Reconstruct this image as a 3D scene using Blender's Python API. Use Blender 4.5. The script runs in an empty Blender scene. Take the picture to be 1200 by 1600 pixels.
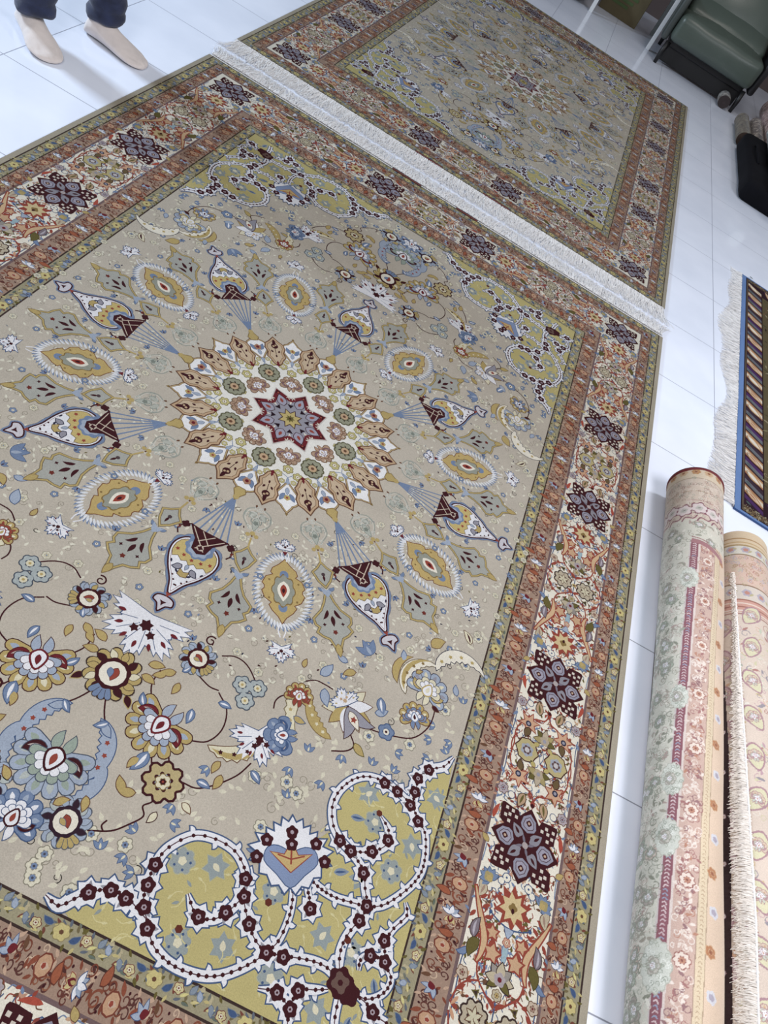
import bpy, bmesh, math, random
import numpy as np
from mathutils import Matrix, Vector

C = bpy.context.scene.collection
PI = math.pi

# ---------------------------------------------------------------- camera
cam_d = bpy.data.cameras.new('camera')
cam = bpy.data.objects.new('camera', cam_d)
C.objects.link(cam)
cam_d.sensor_fit = 'VERTICAL'
cam_d.sensor_height = 32.0
cam_d.lens = 1215.69 / 1600 * 32.0
cam_d.clip_start = 0.05
cam_d.clip_end = 100


def _rot(pitch, roll, yaw):
    return Matrix.Rotation(yaw, 3, 'Z') @ Matrix.Rotation(pitch, 3, 'X') @ Matrix.Rotation(roll, 3, 'Z')


cam.matrix_world = Matrix.Translation((0.19045, -1.78869, 1.67065)) @ _rot(0.78425, 0.61238, -0.12057).to_4x4()
bpy.context.scene.camera = cam

# ---------------------------------------------------------------- world, lights, exposure
w = bpy.data.worlds.new('world')
bpy.context.scene.world = w
w.use_nodes = True
bg = w.node_tree.nodes['Background']
bg.inputs[0].default_value = (0.90, 0.94, 1.0, 1)
bg.inputs[1].default_value = 0.27


def area(name, loc, target, sx, sy, power, col):
    d = bpy.data.lights.new(name, 'AREA')
    d.shape = 'RECTANGLE'
    d.size, d.size_y, d.energy, d.color = sx, sy, power, col
    o = bpy.data.objects.new(name, d)
    o.location = loc
    o.rotation_euler = (Vector(target) - Vector(loc)).to_track_quat('-Z', 'Y').to_euler()
    C.objects.link(o)
    return o


# daylight from the shop front on the left, ceiling light panels over the rugs
area('shopfront_daylight', (-6.2, 2.2, 2.7), (-1.4, 1.1, 0.0), 0.8, 0.8, 370, (0.70, 0.84, 1.0))
area('ceiling_panel_light', (1.9, -0.9, 3.1), (1.7, -0.7, 0), 1.0, 1.0, 88, (1.0, 0.98, 1.0))
area('ceiling_panel_light_2', (1.2, 5.2, 3.1), (0.9, 5.6, 0), 1.0, 1.0, 20, (1.0, 0.93, 0.88))
area('ceiling_panel_light_3', (-0.8, -1.9, 3.1), (-0.5, -1.6, 0), 1.2, 1.2, 72, (1.0, 0.98, 0.96))
area('ceiling_panel_light_4', (2.8, 1.9, 3.1), (2.5, 2.0, 0), 0.8, 0.8, 60, (0.92, 0.95, 1.0))
vs = bpy.context.scene.view_settings
vs.view_transform = 'Standard'
vs.look = 'None'
vs.exposure = 0.0
vs.gamma = 1.0
vs.use_curve_mapping = False

# ---------------------------------------------------------------- helpers


def lin(c):
    """sRGB 0-255 to linear rgba"""
    out = []
    for v in c[:3]:
        v = v / 255.0
        out.append(v / 12.92 if v <= 0.04045 else ((v + 0.055) / 1.055) ** 2.4)
    return (out[0], out[1], out[2], 1.0)


def mat(name, col, rough=0.6, metal=0.0, noise=0.0, nscale=40, bump=0.0, bscale=200, spec=0.5, sheen=0.0, coat=0.0):
    m = bpy.data.materials.new(name)
    m.use_nodes = True
    nt = m.node_tree
    b = nt.nodes['Principled BSDF']
    b.inputs['Base Color'].default_value = lin(col)
    b.inputs['Roughness'].default_value = rough
    b.inputs['Metallic'].default_value = metal
    b.inputs['Specular IOR Level'].default_value = spec
    b.inputs['Sheen Weight'].default_value = sheen
    b.inputs['Coat Weight'].default_value = coat
    tc = nt.nodes.new('ShaderNodeTexCoord')
    if noise > 0:
        n = nt.nodes.new('ShaderNodeTexNoise')
        n.inputs['Scale'].default_value = nscale
        n.inputs['Detail'].default_value = 4
        nt.links.new(tc.outputs['Object'], n.inputs['Vector'])
        mr = nt.nodes.new('ShaderNodeMapRange')
        mr.inputs['From Min'].default_value = 0.3
        mr.inputs['From Max'].default_value = 0.7
        mr.inputs['To Min'].default_value = 1 - noise
        mr.inputs['To Max'].default_value = 1 + noise
        nt.links.new(n.outputs['Fac'], mr.inputs['Value'])
        mx = nt.nodes.new('ShaderNodeVectorMath')
        mx.operation = 'SCALE'
        mx.inputs[0].default_value = lin(col)[:3]
        nt.links.new(mr.outputs['Result'], mx.inputs['Scale'])
        nt.links.new(mx.outputs[0], b.inputs['Base Color'])
    if bump > 0:
        n2 = nt.nodes.new('ShaderNodeTexNoise')
        n2.inputs['Scale'].default_value = bscale
        n2.inputs['Detail'].default_value = 3
        nt.links.new(tc.outputs['Object'], n2.inputs['Vector'])
        bp = nt.nodes.new('ShaderNodeBump')
        bp.inputs['Strength'].default_value = bump
        bp.inputs['Distance'].default_value = 0.002
        nt.links.new(n2.outputs['Fac'], bp.inputs['Height'])
        nt.links.new(bp.outputs['Normal'], b.inputs['Normal'])
    return m


def wool_material(name, sheen=0.25, var=0.10, rough=0.85, tint=(1, 1, 1)):
    """pile material: the knotted colours sit in the mesh attribute 'Col', noise gives the yarn grain"""
    m = bpy.data.materials.new(name)
    m.use_nodes = True
    nt = m.node_tree
    b = nt.nodes['Principled BSDF']
    at = nt.nodes.new('ShaderNodeAttribute')
    at.attribute_name = 'Col'
    tc = nt.nodes.new('ShaderNodeTexCoord')
    n = nt.nodes.new('ShaderNodeTexNoise')
    n.inputs['Scale'].default_value = 420
    n.inputs['Detail'].default_value = 2
    nt.links.new(tc.outputs['Object'], n.inputs['Vector'])
    n3 = nt.nodes.new('ShaderNodeTexNoise')
    n3.inputs['Scale'].default_value = 9
    n3.inputs['Detail'].default_value = 3
    nt.links.new(tc.outputs['Object'], n3.inputs['Vector'])
    a = nt.nodes.new('ShaderNodeMapRange')
    a.inputs['From Min'].default_value = 0.3
    a.inputs['From Max'].default_value = 0.7
    a.inputs['To Min'].default_value = 1 - var
    a.inputs['To Max'].default_value = 1 + var
    nt.links.new(n.outputs['Fac'], a.inputs['Value'])
    a2 = nt.nodes.new('ShaderNodeMapRange')
    a2.inputs['From Min'].default_value = 0.3
    a2.inputs['From Max'].default_value = 0.7
    a2.inputs['To Min'].default_value = 0.95
    a2.inputs['To Max'].default_value = 1.05
    nt.links.new(n3.outputs['Fac'], a2.inputs['Value'])
    mu = nt.nodes.new('ShaderNodeMath')
    mu.operation = 'MULTIPLY'
    nt.links.new(a.outputs[0], mu.inputs[0])
    nt.links.new(a2.outputs[0], mu.inputs[1])
    sc = nt.nodes.new('ShaderNodeVectorMath')
    sc.operation = 'SCALE'
    nt.links.new(at.outputs['Color'], sc.inputs[0])
    nt.links.new(mu.outputs[0], sc.inputs['Scale'])
    ti = nt.nodes.new('ShaderNodeVectorMath')
    ti.operation = 'MULTIPLY'
    ti.inputs[1].default_value = tint
    nt.links.new(sc.outputs[0], ti.inputs[0])
    nt.links.new(ti.outputs[0], b.inputs['Base Color'])
    b.inputs['Roughness'].default_value = rough
    b.inputs['Specular IOR Level'].default_value = 0.06
    b.inputs['Sheen Weight'].default_value = sheen
    b.inputs['Sheen Roughness'].default_value = 0.5
    bp = nt.nodes.new('ShaderNodeBump')
    bp.inputs['Strength'].default_value = 0.35
    bp.inputs['Distance'].default_value = 0.0015
    nt.links.new(n.outputs['Fac'], bp.inputs['Height'])
    nt.links.new(bp.outputs['Normal'], b.inputs['Normal'])
    return m


def empty(name, loc, label=None, cat=None, group=None, rz=0.0):
    o = bpy.data.objects.new(name, None)
    o.location = loc
    o.rotation_euler = (0, 0, rz)
    o.empty_display_size = 0.1
    C.objects.link(o)
    tag(o, label, cat, group)
    return o


def tag(o, label=None, cat=None, group=None, kind=None):
    if label:
        o['label'] = label
    if cat:
        o['category'] = cat
    if group:
        o['group'] = group
    if kind:
        o['kind'] = kind
    return o


def link(name, me, m=None, parent=None, smooth=False):
    if m is not None:
        me.materials.append(m)
    if smooth:
        me.polygons.foreach_set('use_smooth', [True] * len(me.polygons))
    o = bpy.data.objects.new(name, me)
    C.objects.link(o)
    if parent is not None:
        o.parent = parent
    return o


def bmo(name, bm, m=None, parent=None, smooth=False):
    me = bpy.data.meshes.new(name)
    bm.normal_update()
    bm.to_mesh(me)
    bm.free()
    return link(name, me, m, parent, smooth)


def add_box(bm, x0, x1, y0, y1, z0, z1, bevel=0.0, seg=3, M=None):
    vs_ = [bm.verts.new(v) for v in ((x0, y0, z0), (x1, y0, z0), (x1, y1, z0), (x0, y1, z0), (x0, y0, z1), (x1, y0, z1), (x1, y1, z1), (x0, y1, z1))]
    fs = [bm.faces.new([vs_[i] for i in f]) for f in ((0, 3, 2, 1), (4, 5, 6, 7), (0, 1, 5, 4), (1, 2, 6, 5), (2, 3, 7, 6), (3, 0, 4, 7))]
    if M is not None:
        bmesh.ops.transform(bm, matrix=M, verts=vs_)
    if bevel > 0:
        es = list({e for f in fs for e in f.edges})
        bmesh.ops.bevel(bm, geom=es, offset=bevel, segments=seg, affect='EDGES', profile=0.5)


def add_tube(bm, pts, rad, n=10, cap=True):
    pts = [Vector(p) for p in pts]
    rs = rad if hasattr(rad, '__len__') else [rad] * len(pts)
    rings = []
    up = Vector((0, 0, 1))
    for i, p in enumerate(pts):
        d = (pts[min(i + 1, len(pts) - 1)] - pts[max(i - 1, 0)]).normalized()
        a = d.cross(up)
        if a.length < 1e-3:
            a = d.cross(Vector((1, 0, 0)))
        a.normalize()
        b = d.cross(a)
        rings.append([bm.verts.new(p + rs[i] * (math.cos(t) * a + math.sin(t) * b)) for t in [2 * PI * k / n for k in range(n)]])
    for r0, r1 in zip(rings, rings[1:]):
        for k in range(n):
            bm.faces.new((r0[k], r0[(k + 1) % n], r1[(k + 1) % n], r1[k]))
    if cap:
        bm.faces.new(rings[0][::-1])
        bm.faces.new(rings[-1])

# ---------------------------------------------------------------- carpet drawing: every motif is a list of (outline, level, colour)
FIELD = (193, 181, 162)
IVORY = (234, 225, 204)
CREAM = (222, 212, 176)
YEL = (194, 178, 104)
GOLD = (188, 160, 88)
DGOLD = (140, 108, 52)
OLIVE = (104, 92, 38)
BLUE = (112, 134, 172)
DBLUE = (62, 88, 136)
LBLUE = (158, 172, 194)
NAVY = (44, 44, 72)
MAR = (70, 22, 28)
DRED = (122, 30, 38)
RED = (164, 62, 46)
TAN = (198, 160, 118)
SALM = (166, 132, 110)
BRN = (112, 70, 46)
DBRN = (64, 44, 40)
LAV = (150, 147, 160)
GREY = (140, 140, 140)
GGREEN = (150, 150, 122)
SAGE = (152, 158, 140)
WHITE = (232, 231, 236)
GUARD_G = (160, 150, 114)
PURP = (120, 92, 92)


def dye(c, sat=0.84, mul=0.83):
    L = 0.3 * c[0] + 0.59 * c[1] + 0.11 * c[2]
    return tuple((v * sat + L * (1 - sat)) * mul for v in c)


def cr(pts, closed=False, n=5):
    P = np.array(pts, float)
    if len(P) < 3:
        return P
    if closed:
        Q = np.vstack([P[-1:], P, P[:2]])
    else:
        Q = np.vstack([2 * P[:1] - P[1:2], P, 2 * P[-1:] - P[-2:-1]])
    out = []
    for i in range(1, len(Q) - 2):
        a, b, c, d = Q[i - 1], Q[i], Q[i + 1], Q[i + 2]
        for t in np.arange(n) / n:
            out.append(0.5 * (2 * b + (c - a) * t + (2 * a - 5 * b + 4 * c - d) * t * t + (3 * b - a - 3 * c + d) * t ** 3))
    if not closed:
        out.append(P[-1])
    return np.array(out)


def ccw(P):
    x, y = P[:, 0], P[:, 1]
    return P if np.sum(x * np.roll(y, -1) - y * np.roll(x, -1)) > 0 else P[::-1]


def grow(P, d):
    P = ccw(np.asarray(P, float))
    e1 = P - np.roll(P, 1, 0)
    e2 = np.roll(P, -1, 0) - P
    n = lambda e: np.stack([e[:, 1], -e[:, 0]], 1) / (np.hypot(e[:, 0], e[:, 1])[:, None] + 1e-9)
    m = n(e1) + n(e2)
    L = np.hypot(m[:, 0], m[:, 1])[:, None] + 1e-6
    return P + m / L * d * np.minimum(2.0 / L, 1.8)


def rib(pts, w, n=5):
    P = np.array([p[:2] for p in pts], float)
    W = np.array([p[2] if len(p) > 2 else w for p in pts], float)
    A = cr(np.column_stack([P, W]), n=n)
    P, W = A[:, :2], np.maximum(A[:, 2], 0.0004)
    d = np.gradient(P, axis=0)
    d /= np.hypot(d[:, 0], d[:, 1])[:, None] + 1e-9
    nn = np.stack([-d[:, 1], d[:, 0]], 1)
    return np.vstack([P + nn * W[:, None] / 2, (P - nn * W[:, None] / 2)[::-1]])


def o(P, col, oc=None, w=0.002, lv=0):
    """a filled shape with a contour line"""
    r = []
    if oc is not None:
        r.append((grow(P, w), lv, oc))
    r.append((ccw(np.asarray(P, float)), lv + 1, col))
    return r


def tr(m, x=0, y=0, rot=0, s=1, lv=0, fy=1):
    c, sn = math.cos(rot), math.sin(rot)
    M = np.array([[c, -sn], [sn, c]])
    return [((np.asarray(P) * [s, s * fy]) @ M.T + [x, y], l + lv, col) for P, l, col in m]


def circ(r, n=10, x=0, y=0, sx=1):
    t = np.arange(n) * 2 * PI / n
    return np.stack([x + r * sx * np.cos(t), y + r * np.sin(t)], 1)


def starp(n, ro, ri, ph=0):
    t = np.arange(2 * n) * PI / n + ph
    r = np.where(np.arange(2 * n) % 2 == 0, ro, ri)
    return np.stack([r * np.cos(t), r * np.sin(t)], 1)


def lobes(n, r, amp, ph=0, k=5):
    t = np.arange(n * k) * 2 * PI / (n * k)
    R = r * (1 - amp + amp * np.abs(np.cos(n * (t - ph) / 2)) ** 0.7)
    return np.stack([R * np.cos(t), R * np.sin(t)], 1)


def leafp(L, W, bend=0.0, ser=0, n=9):
    """leaf outline from the origin along +x, bending by 'bend' radians, with 'ser' teeth on the outside"""
    t = np.linspace(0, 1, n if not ser else ser * 2 + 1)
    a = bend * t
    cx = np.concatenate([[0], np.cumsum(np.cos((a[1:] + a[:-1]) / 2))]) * L / (len(t) - 1)
    cy = np.concatenate([[0], np.cumsum(np.sin((a[1:] + a[:-1]) / 2))]) * L / (len(t) - 1)
    wv = W / 2 * np.sin(PI * t ** 0.8) ** 0.9
    nx, ny = -np.sin(a), np.cos(a)
    wu = wv.copy()
    if ser:
        wu = wu * np.where(np.arange(len(t)) % 2 == 1, 1.0, 0.6)
    up = np.stack([cx + nx * wv, cy + ny * wv], 1)
    dn = np.stack([cx - nx * wu, cy - ny * wu], 1)
    return np.vstack([up, dn[1:-1][::-1]])


def leaf(L, W, col, oc, bend=0.0, ser=0, w=0.0018, vein=None):
    m = o(leafp(L, W, bend, ser), col, oc, w)
    if vein is not None:
        m += [(q, 2, vein) for q in [leafp(L * 0.75, W * 0.3, bend * 0.75) + [L * 0.08, 0]]]
    return m


def feather(L, W, bend, col, oc, dot, ser=7, col2=None):
    """long curved leaf with a toothed edge and a row of small rosettes along it"""
    m = o(leafp(L, W, bend, ser), col, oc, 0.002)
    if col2 is not None:
        m += [(leafp(L * 0.9, W * 0.4, bend * 0.9) + [L * 0.05, 0], 2, col2)]
    for k in range(1, 5):
        t = k / 5.5
        a = bend * t
        x = L * (math.sin(a) / bend if abs(bend) > 1e-3 else t)
        y = L * ((1 - math.cos(a)) / bend if abs(bend) > 1e-3 else 0)
        x, y = x, y
        m += [(starp(5, W * 0.17, W * 0.1, k) + [x, y], 3, dot)]
    return m


def rosette(r, n=8, c1=CREAM, oc=DBRN, c2=GOLD, c3=MAR, amp=0.35):
    m = o(lobes(n, r, amp), c1, oc, r * 0.12)
    m += [(lobes(n, r * 0.52, amp, PI / n), 2, oc), (circ(r * 0.4, 9), 3, c2), (circ(r * 0.17, 6), 4, c3)]
    return m


def petals(n, r, a0, a1, W, col, oc, r0=0.0, cols=None, w=0.0018):
    m = []
    for k in range(n):
        a = a0 + (a1 - a0) * (k / (n - 1) if n > 1 else 0.5)
        c = cols[k % len(cols)] if cols else col
        m += tr(o(leafp(r, W), c, oc, w), r0 * math.cos(a), r0 * math.sin(a), a, lv=(k % 3) * 0.7)
    return m


def fan(r, a, n, col, oc, w=0.0022, k=6, tail=0.2, amp=0.2):
    """scalloped fan of n lobes spanning -a..a, with fine dark slits between the lobes"""
    pts = []
    for i in range(n * k + 1):
        t = -a + 2 * a * i / (n * k)
        f = abs(math.sin(PI * i / k)) ** 0.55
        pts.append((r * (1 - amp + amp * f) * math.cos(t), r * (1 - amp + amp * f) * math.sin(t)))
    pts.append((-tail * r, 0))
    m = o(np.array(pts), col, oc, w)
    for i in range(1, n):
        t = -a + 2 * a * i / n
        m.append((rib([(.45 * r * math.cos(t), .45 * r * math.sin(t)), (.82 * r * math.cos(t), .82 * r * math.sin(t))], w * .7, 2), 2, oc))
    return m


def palmette(r, c1=CREAM, c2=GOLD, oc=DBRN, c3=BLUE, core=MAR, heart=RED, n=7):
    """lotus palmette opening along +x: three scalloped fans, dark side leaves and a ringed heart"""
    m = fan(r, 2.15, n, c1, oc)
    for k in range(n):
        t = -2.15 + 4.3 * (k + .5) / n
        m += tr([(leafp(r * .30, r * .17), 3, c2 if k % 2 else c3)], r * .60 * math.cos(t), r * .60 * math.sin(t), t)
    for sg in (1, -1):
        m += tr(leaf(r * .62, r * .36, core if core != MAR or heart != MAR else c3, oc, bend=-sg * 1.3, w=.0016, vein=(190, 170, 160)), -r * .05, sg * r * .25, sg * 1.9, lv=4)
        m += tr(leaf(r * .55, r * .26, c3, oc, bend=sg * .8, w=.0016), -r * .2, sg * r * .1, PI - sg * .5, lv=4)
    m += [(q[0], q[1] + 7, q[2]) for q in fan(r * .64, 1.8, max(3, n - 2), c3, oc, .0018)]
    m += [(q[0], q[1] + 10, q[2]) for q in fan(r * .46, 1.6, 5, WHITE if c1 != WHITE else CREAM, oc, .0014)]
    m += tr(o(cr([(-.26 * r, 0), (-.12 * r, .20 * r), (.10 * r, .16 * r), (.30 * r, 0), (.10 * r, -.16 * r), (-.12 * r, -.20 * r)], True, 3), WHITE, core, r * 0.06), lv=13)
    m += [(leafp(r * 0.34, r * 0.17) + [-.14 * r, 0], 16, heart)]
    return m


def bullseye(r, ring=MAR, c1=GOLD, c2=CREAM, oc=DBRN, top=BLUE):
    """round rose seen from above, opening along +x"""
    m = [(lobes(11, r, .22, .1, 6), 0, oc), (lobes(11, r * .95, .22, .1, 6), 1, c1)]
    for k in range(11):
        t = .1 + 2 * PI * k / 11
        m += tr(o(leafp(r * .40, r * .24), (c2, ring, c1)[k % 3], oc, .0013), r * .52 * math.cos(t), r * .52 * math.sin(t), t + .4, lv=2)
    m += [(q[0], q[1] + 4, q[2]) for q in tr(fan(r * .62, .8, 4, top, oc, .0016), r * .36, 0)]
    m += [(lobes(9, r * .60, .12), 7, ring), (circ(r * .45, 14), 8, IVORY)]
    m += tr(leaf(r * 0.5, r * 0.28, RED, MAR, w=0.001), -r * .25, r * .05, 0, lv=9)
    m += tr(leaf(r * 0.34, r * 0.2, top, DBLUE, w=0.001), -r * .16, -r * .16, 0.4, lv=11)
    return m


def frost(r, spread=2.1, oc=DBLUE, dots=DRED, rose=MAR, col=WHITE, n=5):
    """white saw-edged palmette with a blue contour, opening along +x"""
    pts = []
    K = n * 6
    for i in range(K + 1):
        a = -spread / 1 + 2 * spread * i / K
        base = r * (0.62 + 0.38 * abs(math.cos(n * a / 2.0)))
        rr = base * (1.0 if i % 2 == 0 else 0.8)
        pts.append((rr * math.cos(a), rr * math.sin(a)))
    pts.append((-0.18 * r, 0))
    m = o(np.array(pts), col, oc, 0.0022)
    for a in np.linspace(-spread * 0.8, spread * 0.8, n):
        m += [(rib([(.25 * r * math.cos(a + .2), .25 * r * math.sin(a + .2)), (.72 * r * math.cos(a + .2), .72 * r * math.sin(a + .2))], .0016, 2), 1.5, oc)]
        m += tr([(leafp(r * 0.2, r * 0.09), 2, dots)], r * 0.55 * math.cos(a), r * 0.55 * math.sin(a), a)
    m += [(starp(6, r * 0.17, r * 0.11) + [r * 0.12, 0], 3, rose)]
    m += [(starp(5, r * 0.12, r * 0.07) + [r * 0.3, r * 0.2], 3, rose), (starp(5, r * 0.12, r * 0.07) + [r * 0.3, -r * 0.2], 3, rose)]
    return m


def curl(r, w, col, turns=1.3, fl=1):
    t = np.linspace(0, turns * 2 * PI, 16)
    rr = r * (1 - 0.75 * t / t[-1])
    pts = [(rr[i] * math.cos(t[i]) - r, fl * rr[i] * math.sin(t[i]), w * (1 - 0.3 * i / 16)) for i in range(16)]
    return [(rib(pts, w, 2), 0, col)]


def tulip(r, c=BLUE, oc=DBLUE, c2=MAR):
    m = petals(3, r, -0.7, 0.7, r * 0.42, c, oc, w=0.0012)
    m += [(leafp(r * 0.6, r * 0.22), 4, c2)]
    return m


class Pat:
    def __init__(self):
        self.L = []

    def add(self, m, x=0, y=0, rot=0, s=1, lv=0, sym='', fy=1):
        m = tr(m, x, y, rot, s, lv, fy)
        self.sym(m, sym)

    def sym(self, m, sym):
        S = {'': [(1, 1)], 'q': [(1, 1), (-1, 1), (1, -1), (-1, -1)], 'v': [(1, 1), (1, -1)], 'h': [(1, 1), (-1, 1)]}[sym]
        for sx, sy in S:
            for P, l, c in m:
                self.L.append((np.asarray(P) * [sx, sy], l, c))

    def poly(self, P, lv, col, sym=''):
        self.sym([(np.asarray(P, float), lv, col)], sym)

    def rect(self, x0, x1, y0, y1, lv, col, sym=''):
        self.poly([(x0, y0), (x1, y0), (x1, y1), (x0, y1)], lv, col, sym)

    def ring(self, M, n, ph=0, lv=0):
        """repeat a motif drawn along +x around the centre"""
        for k in range(n):
            for q in tr(M, rot=ph + 2 * PI * k / n, lv=lv):
                self.L.append(q)

    def line(self, pts, w, col, lv, sym=''):
        self.poly(rib(pts, w), lv, col, sym)

    def mesh(self, name, z0, dz, slab=None, side=(150, 138, 118), tone=(0.76, 0.765)):
        """all shapes as faces of one mesh, each level a hair above the one below"""
        V, F, cols = [], [], []
        nv = 0
        if slab:
            x0, x1, y0, y1 = slab
            b = [(x0, y0), (x1, y0), (x1, y1), (x0, y1)]
            V += [(x, y, 0.0005) for x, y in b] + [(x, y, z0 - dz) for x, y in b]
            for i in range(4):
                F.append((i, (i + 1) % 4, 4 + (i + 1) % 4, 4 + i))
            F.append((4, 5, 6, 7))
            F.append((3, 2, 1, 0))
            cols += [side] * 6
            nv = 8
        for P, l, c in self.L:
            P = ccw(np.asarray(P, float))
            z = z0 + l * dz + (len(F) % 29) * dz * 0.032
            V += [(p[0], p[1], z) for p in P]
            F.append(tuple(range(nv, nv + len(P))))
            nv += len(P)
            cols.append(c)
        me = bpy.data.meshes.new(name)
        me.from_pydata(V, [], F)
        at = me.color_attributes.new('Col', 'FLOAT_COLOR', 'CORNER')
        arr = []
        cache = {}
        for f, c in zip(F, cols):
            if c not in cache:
                cache[c] = lin(dye(c, *tone))
            arr.extend(cache[c] * len(f))
        at.data.foreach_set('color', arr)
        return me

    def raster(self, x0, x1, y0, y1, nx, ny, base, tone=(0.68, 0.87)):
        """colour grid (ny, nx, 3) of the pattern, for surfaces that are rolled up"""
        G = np.empty((ny, nx, 3))
        G[:] = lin(dye(base, *tone))[:3]
        sx, sy = (nx - 1) / (x1 - x0), (ny - 1) / (y1 - y0)
        for P, l, c in sorted(self.L, key=lambda q: q[1]):
            Q = (np.asarray(P) - [x0, y0]) * [sx, sy]
            ja, jb = max(0, math.ceil(Q[:, 1].min())), min(ny - 1, math.floor(Q[:, 1].max()))
            if Q[:, 0].max() < 0 or Q[:, 0].min() > nx - 1:
                continue
            cl = lin(dye(c, *tone))[:3]
            R = np.roll(Q, -1, 0)
            for j in range(ja, jb + 1):
                up = ((Q[:, 1] <= j) & (R[:, 1] > j)) | ((R[:, 1] <= j) & (Q[:, 1] > j))
                xs = np.sort(Q[up, 0] + (j - Q[up, 1]) / (R[up, 1] - Q[up, 1]) * (R[up, 0] - Q[up, 0]))
                for a, b in zip(xs[::2], xs[1::2]):
                    ia, ib = max(0, math.ceil(a)), min(nx - 1, math.floor(b))
                    if ib >= ia:
                        G[j, ia:ib + 1] = cl
        return G

# ---------------------------------------------------------------- the large carpet design (half width 1.25, half length 1.876)
def draw_carpet():
    rnd = random.Random(5)
    P = Pat()
    HW, HL = 1.25, 1.876
    # nested bands, outer to inner (offsets from the edge of the pile)
    P.rect(-HW - .02, HW + .02, -HL, HL, 0, (178, 166, 142))
    bands = [(0, DBRN), (.005, GUARD_G), (.043, DBRN), (.0475, SALM), (.0935, PURP), (.101, IVORY),
             (.303, PURP), (.311, SALM), (.379, DBRN), (.384, GUARD_G), (.424, DBRN), (.429, FIELD)]
    for k, (d, c) in enumerate(bands):
        P.rect(-HW + d, HW - d, -HL + d, HL - d, k + 1, c)
    B = 14                                   # base level of the motifs
    FX, FY = HW - .429, HL - .429            # half size of the field

    # ---- centre: medallion
    P.poly(lobes(16, .285, .06, PI / 16, 4), B, (232, 228, 218))
    tan = []
    tanp = [(.232, 0), (.243, .012), (.262, .021), (.272, .030), (.293, .025), (.312, .033), (.332, .030), (.344, .016), (.364, 0)]
    tanp = tanp + [(x, -y) for x, y in tanp[-2:0:-1]]
    tan += o(np.array(tanp), TAN, BRN, .0035)
    tan += [(grow(np.array(tanp), -.006), 2, BRN), (grow(np.array(tanp), -.0075), 3, (204, 176, 140))]
    tan += [(circ(.0125, 9, .323), 4, MAR), (leafp(.03, .012) + [.325, 0], 4, MAR), (circ(.0045, 6, .322, .004), 5, TAN), (circ(.004, 6, .327, -.004), 5, TAN)]
    tan += [(rib([(.285, 0), (.315, 0)], .002), 4, MAR)] + tr([(leafp(.013, .007), 4, MAR)], .292, .009, .5) + tr([(leafp(.013, .007), 4, MAR)], .292, -.009, -.5) + [(leafp(.014, .006) + [.27, 0], 4, MAR)]
    tan += [(circ(.0065, 6, .236, 0), 4, DRED), (leafp(.016, .008) + [.238, 0], 4, DRED)]
    wht = []
    whp = [(.262, 0), (.282, .014), (.300, .027), (.315, .024), (.325, .035), (.337, .024), (.343, .014), (.350, .011), (.364, 0)]
    whp = whp + [(x, -y) for x, y in whp[-2:0:-1]]
    wht += [(grow(np.array(whp), .0068), -1, BRN), (grow(np.array(whp), .0045), -.5, (186, 158, 104)), (grow(np.array(whp), .001), 0, BRN), (np.array(whp), 1, (236, 234, 234))]
    wht += tr(leaf(.03, .014, BLUE, DBLUE, w=.001), .30, .008, .5, lv=3) + tr(leaf(.03, .014, BLUE, DBLUE, w=.001), .30, -.008, -.5, lv=3)
    wht += tr(leaf(.026, .012, LBLUE, DBLUE, w=.001), .278, 0, 0, lv=3)
    wht += [(lobes(5, .0105, .3) + [.315, 0], 6, GOLD), (circ(.004, 6, .315), 7, RED)]
    P.ring(wht, 16, 0, B + 2)
    P.ring(tan, 16, PI / 16, B + 8)
    apx = o(np.array([(.345, -.010), (.358, -.017), (.372, -.009), (.392, 0), (.372, .009), (.358, .017), (.345, .010)]), GOLD, DGOLD, .0025)
    apx += [(circ(.009, 8, .382), 2, GOLD), (lobes(5, .013, .3) + [.312, 0], 12, (176, 120, 90)), (circ(.006, 6, .312), 13, DRED)]
    P.ring(apx, 8, 0, B + 16)
    P.ring([(starp(3, .006, .003) + [.375, 0], 0, DGOLD)], 8, PI / 8, B + 8)
    for s in (-1, 1):
        P.ring([(leafp(.012, .006) + [.374, s * .012], 0, BRN)], 16, PI / 16, B + 2)
    # roses and palmettes inside
    rose = rosette(.034, 12, GGREEN, (96, 92, 60), TAN, BRN, .18)
    for a in np.arange(8) * PI / 4 + .2:
        rose += tr([(leafp(.010, .0045), 5, DBRN)], .0145 * math.cos(a), .0145 * math.sin(a), a + .6)
    P.ring(tr(rose, .197, 0), 8, 0, B + 20)
    brown = palmette(.038, (176, 140, 112), (150, 110, 88), BRN, (190, 150, 120), (140, 100, 120), (190, 160, 130))
    P.ring(tr(brown, .150, 0), 8, PI / 8, B + 6)
    for da, r, rr in ((.085, .178, .009), (-.085, .178, .009), (.39, .165, .010), (.33, .258, .008), (-.33, .258, .008), (.07, .256, .009), (-.07, .256, .009), (.13, .232, .015), (-.13, .232, .013), (0, .207, .016), (.26, .242, .012), (-.26, .242, .012), (.13, .232, .013)):
        P.ring(tr(rosette(rr, 6, (196, 184, 110), (120, 100, 60), IVORY, DGOLD), r * math.cos(da), r * math.sin(da)), 8, PI / 8, B + 4)
    P.ring([(rib([(.225, .02), (.24, .0), (.262, -.006)], .0022), 0, BLUE)], 16, 0, B + 3)
    P.ring([(rib([(.225, -.02), (.24, .0), (.262, .006)], .0022), 0, BLUE)], 16, 0, B + 3)
    P.ring(tr(leaf(.02, .009, LBLUE, BLUE, w=.001), .246, 0), 16, 0, B + 4)
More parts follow.
